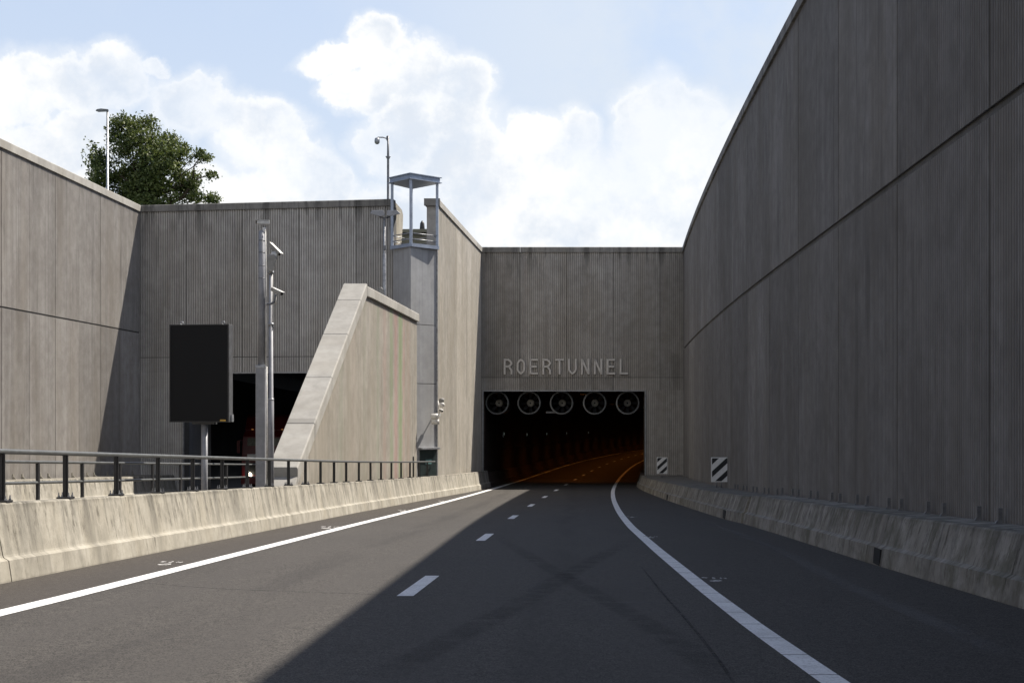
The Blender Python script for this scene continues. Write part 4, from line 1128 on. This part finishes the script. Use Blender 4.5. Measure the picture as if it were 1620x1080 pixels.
# ================================================================== LORRY IN THE LEFT TUNNEL
def lorry():
    z = 74.0; xc = offpx(421, z); g = G(z); b = W(xc, z, g)
    t = thing('lorry', 'red lorry with one headlight glowing, emerging from the left tunnel', 'lorry', b)
    def fn(x, y, h): return b + Vector((x, y, h))
    def bx(mb, x, y, h, sx, sy, sh): mb.box(fn(x, y, h), (sx, sy, sh))
    # cab: side profile extruded across
    prof = [(0, .45), (-.02, 1.2), (.02, 1.75), (.22, 2.75), (.42, 3.05), (2.2, 3.1), (2.2, .6), (1.6, .5)]
    mb = MB(); mb.rings([[fn(sx*(1.25 if h < 2.8 else 1.15), y, h) for y, h in prof] for sx in (-1, 1)]); cab = mb.build('cab', 'truck_red', t, .04)
    mb = MB(); pf = [(.35, 3.06), (.75, 3.72), (1.0, 3.85), (2.1, 3.85), (2.1, 3.06)]; mb.rings([[fn(sx*1.15, y, h) for y, h in pf] for sx in (-1, 1)]); mb.build('roof_deflector', 'truck_red', cab, .04)
    mb = MB(); mb.rings([[fn(sx*.98, y, h) for y, h in ((.055, 1.92), (.205, 2.68), (.235, 2.68), (.085, 1.92))] for sx in (-1, 1)]); mb.build('windscreen', 'truck_glass', cab)
    mb = MB(); bx(mb, 0, -.04, 1.15, 1.7, .06, .62)
    mb.build('grille', 'truck_dark', cab)
    mb = MB(); bx(mb, 0, -.08, .55, 2.46, .22, .36); mb.build('bumper', 'truck_red', cab, .03)
    mb = MB(); bx(mb, -.73, -.05, 1.78, .42, .03, .20); mb.build('white_panel', 'white_plate', cab)
    mb = MB(); bx(mb, 0, -.2, .52, .52, .01, .11); mb.build('number_plate', 'yellow', cab)
    for sx in (-1, 1):
        mb = MB(); mb.lathe(fn(sx*(.82 if sx < 0 else .93), -.20, .84), (0, -1, 0), [(-.05, .13), (.0, .12), (.02, .05)], 14); mb.build('headlight', 'headlight_lit' if sx < 0 else 'lens', cab)
        mb = MB(); bx(mb, sx*1.42, .12, 2.25, .16, .10, .62); mb.tube([fn(sx*1.2, .2, 2.6), fn(sx*1.42, .12, 2.56)], .025, 6); mb.build('mirror', 'truck_red', cab, .02)
        mb = MB(); bx(mb, sx*.75, .30, 3.12, .10, .05, .05); mb.build('marker_lamp', 'marker_amber', cab)
    for sx in (-1, 1):
        for y in (1.35, 5.2, 9.4, 10.7):
            mb = MB(); mb.lathe(fn(sx*1.22, y, .5), (-sx, 0, 0), [(0, .42), (0.0, .48), (.04, .5), (.28, .5), (.30, .4)], 22); w = mb.build('wheel', 'tyre', t)
            mb = MB(); mb.lathe(fn(sx*1.225, y, .5), (-sx, 0, 0), [(-.01, .1), (.0, .28), (.05, .3)], 16); mb.build('rim', 'galv', w)
    mb = MB(); bx(mb, 0, 7.6, 2.35, 2.5, 9.4, 2.6); mb.build('trailer_box', 'truck_dark', t, .03)
    mb = MB(); bx(mb, 0, 6.5, .95, .9, 11, .2); mb.build('chassis', 'truck_dark', t)
lorry()

# ================================================================== TREE
def tree():
    rnd = random.Random(12); z = 112.0
    b = P(240, 656, z); b.z = 8.95+EYE
    t = thing('oak_tree', 'large bushy green tree behind the left wall, with a straggling side branch on its right', 'tree', b)
    # lobes in photo pixels (x, y, rx, ry, density), depth offsets in metres
    lobes = [(215, 225, 44, 38, 1.0, 0), (190, 205, 20, 22, .7, 0), (165, 262, 34, 36, 1.0, -1), (148, 290, 24, 24, .8, 1), (205, 285, 46, 40, 1.3, 1), (245, 235, 36, 30, 1.0, 1.5),
             (262, 262, 42, 38, 1.2, -1.2), (240, 300, 50, 34, 1.3, 0), (280, 245, 26, 26, .8, 0), (288, 290, 30, 32, .8, 1), (198, 190, 14, 10, .5, 0), (228, 196, 24, 16, .6, .5), (268, 222, 18, 14, .5, 0),
             (312, 243, 11, 9, .6, 0), (326, 250, 9, 6, .5, 0), (300, 248, 8, 12, .5, 0), (318, 278, 17, 8, .6, .3), (334, 277, 8, 5, .4, 0), (305, 290, 10, 10, .4, 0), (306, 312, 16, 9, .6, 0), (327, 311, 16, 10, .6, 0), (336, 316, 12, 8, .5, 0), (140, 315, 12, 12, .5, 0), (180, 320, 40, 22, 1., 0), (236, 325, 60, 20, 1., 0)]
    mpp = z/F
    tw_ = MB()
    base = b; fork = P(236, 318, z)
    tw_.tube([base, base.lerp(fork, .5)+Vector((.2, 0, 0)), fork], [.5, .42, .34], 12)
    centres = []
    for (x, y, rx, ry, d, dz) in lobes:
        c = P(x, y, z); c.y += dz; centres.append(c)
        s_ = fork.copy() if y < 300 else base.lerp(fork, .8)
        mid = s_.lerp(c, .5)+Vector((rnd.uniform(-.3, .3), rnd.uniform(-.3, .3), rnd.uniform(.0, .5)))
        tw_.tube([s_, mid, c], [.16 if rx > 20 else .09, .09 if rx > 20 else .05, .025], 6)
    # the straggling right limb
    tw_.tube([P(250, 330, z), P(290, 312, z), P(300, 296, z), P(306, 280, z), P(307, 262, z), P(318, 246, z)], [.16, .12, .1, .07, .05, .02], 6)
    tw_.tube([P(303, 292, z), P(315, 282, z), P(330, 277, z)], [.06, .04, .02], 6)
    tw_.build('trunk', 'bark', t)
    cr = MB()
    def leaf(p, s, n):
        n = n.normalized(); u = n.orthogonal().normalized(); a = rnd.random()*2*pi; u = (u*cos(a)+n.cross(u)*sin(a)); v = n.cross(u)
        i = [cr.pt(q) for q in (p-u*s, p-v*s*.55, p+u*s, p+v*s*.55)]; cr.face(i)
    for (x, y, rx, ry, d, dz), c in zip(lobes, centres):
        R = Vector((rx*mpp, rx*mpp*.95, ry*mpp))*.88; vol = R.x*R.z
        nt = int(88*vol*d) + 12                 # twig tufts
        for _ in range(nt):
            v = Vector((rnd.gauss(0, 1), rnd.gauss(0, 1), rnd.gauss(0, 1))).normalized()
            rad = (rnd.random()**.42)
            if rnd.random() < .10: rad *= 1.18
            p = c + Vector((v.x*R.x, v.y*R.y, v.z*R.z))*rad
            if mnoise.noise(p*.8) < -.15: continue
            ts = .15+.13*rnd.random()
            for k in range(15):
                q = p + Vector((rnd.gauss(0, 1), rnd.gauss(0, 1), rnd.gauss(0, .75)))*ts
                leaf(q, .085+.075*rnd.random(), Vector((rnd.gauss(0, 1), rnd.gauss(0, 1), rnd.gauss(.6, 1))))
    print('leaves', len(cr.f))
    cr.build('crown', 'leaves', t)
tree()
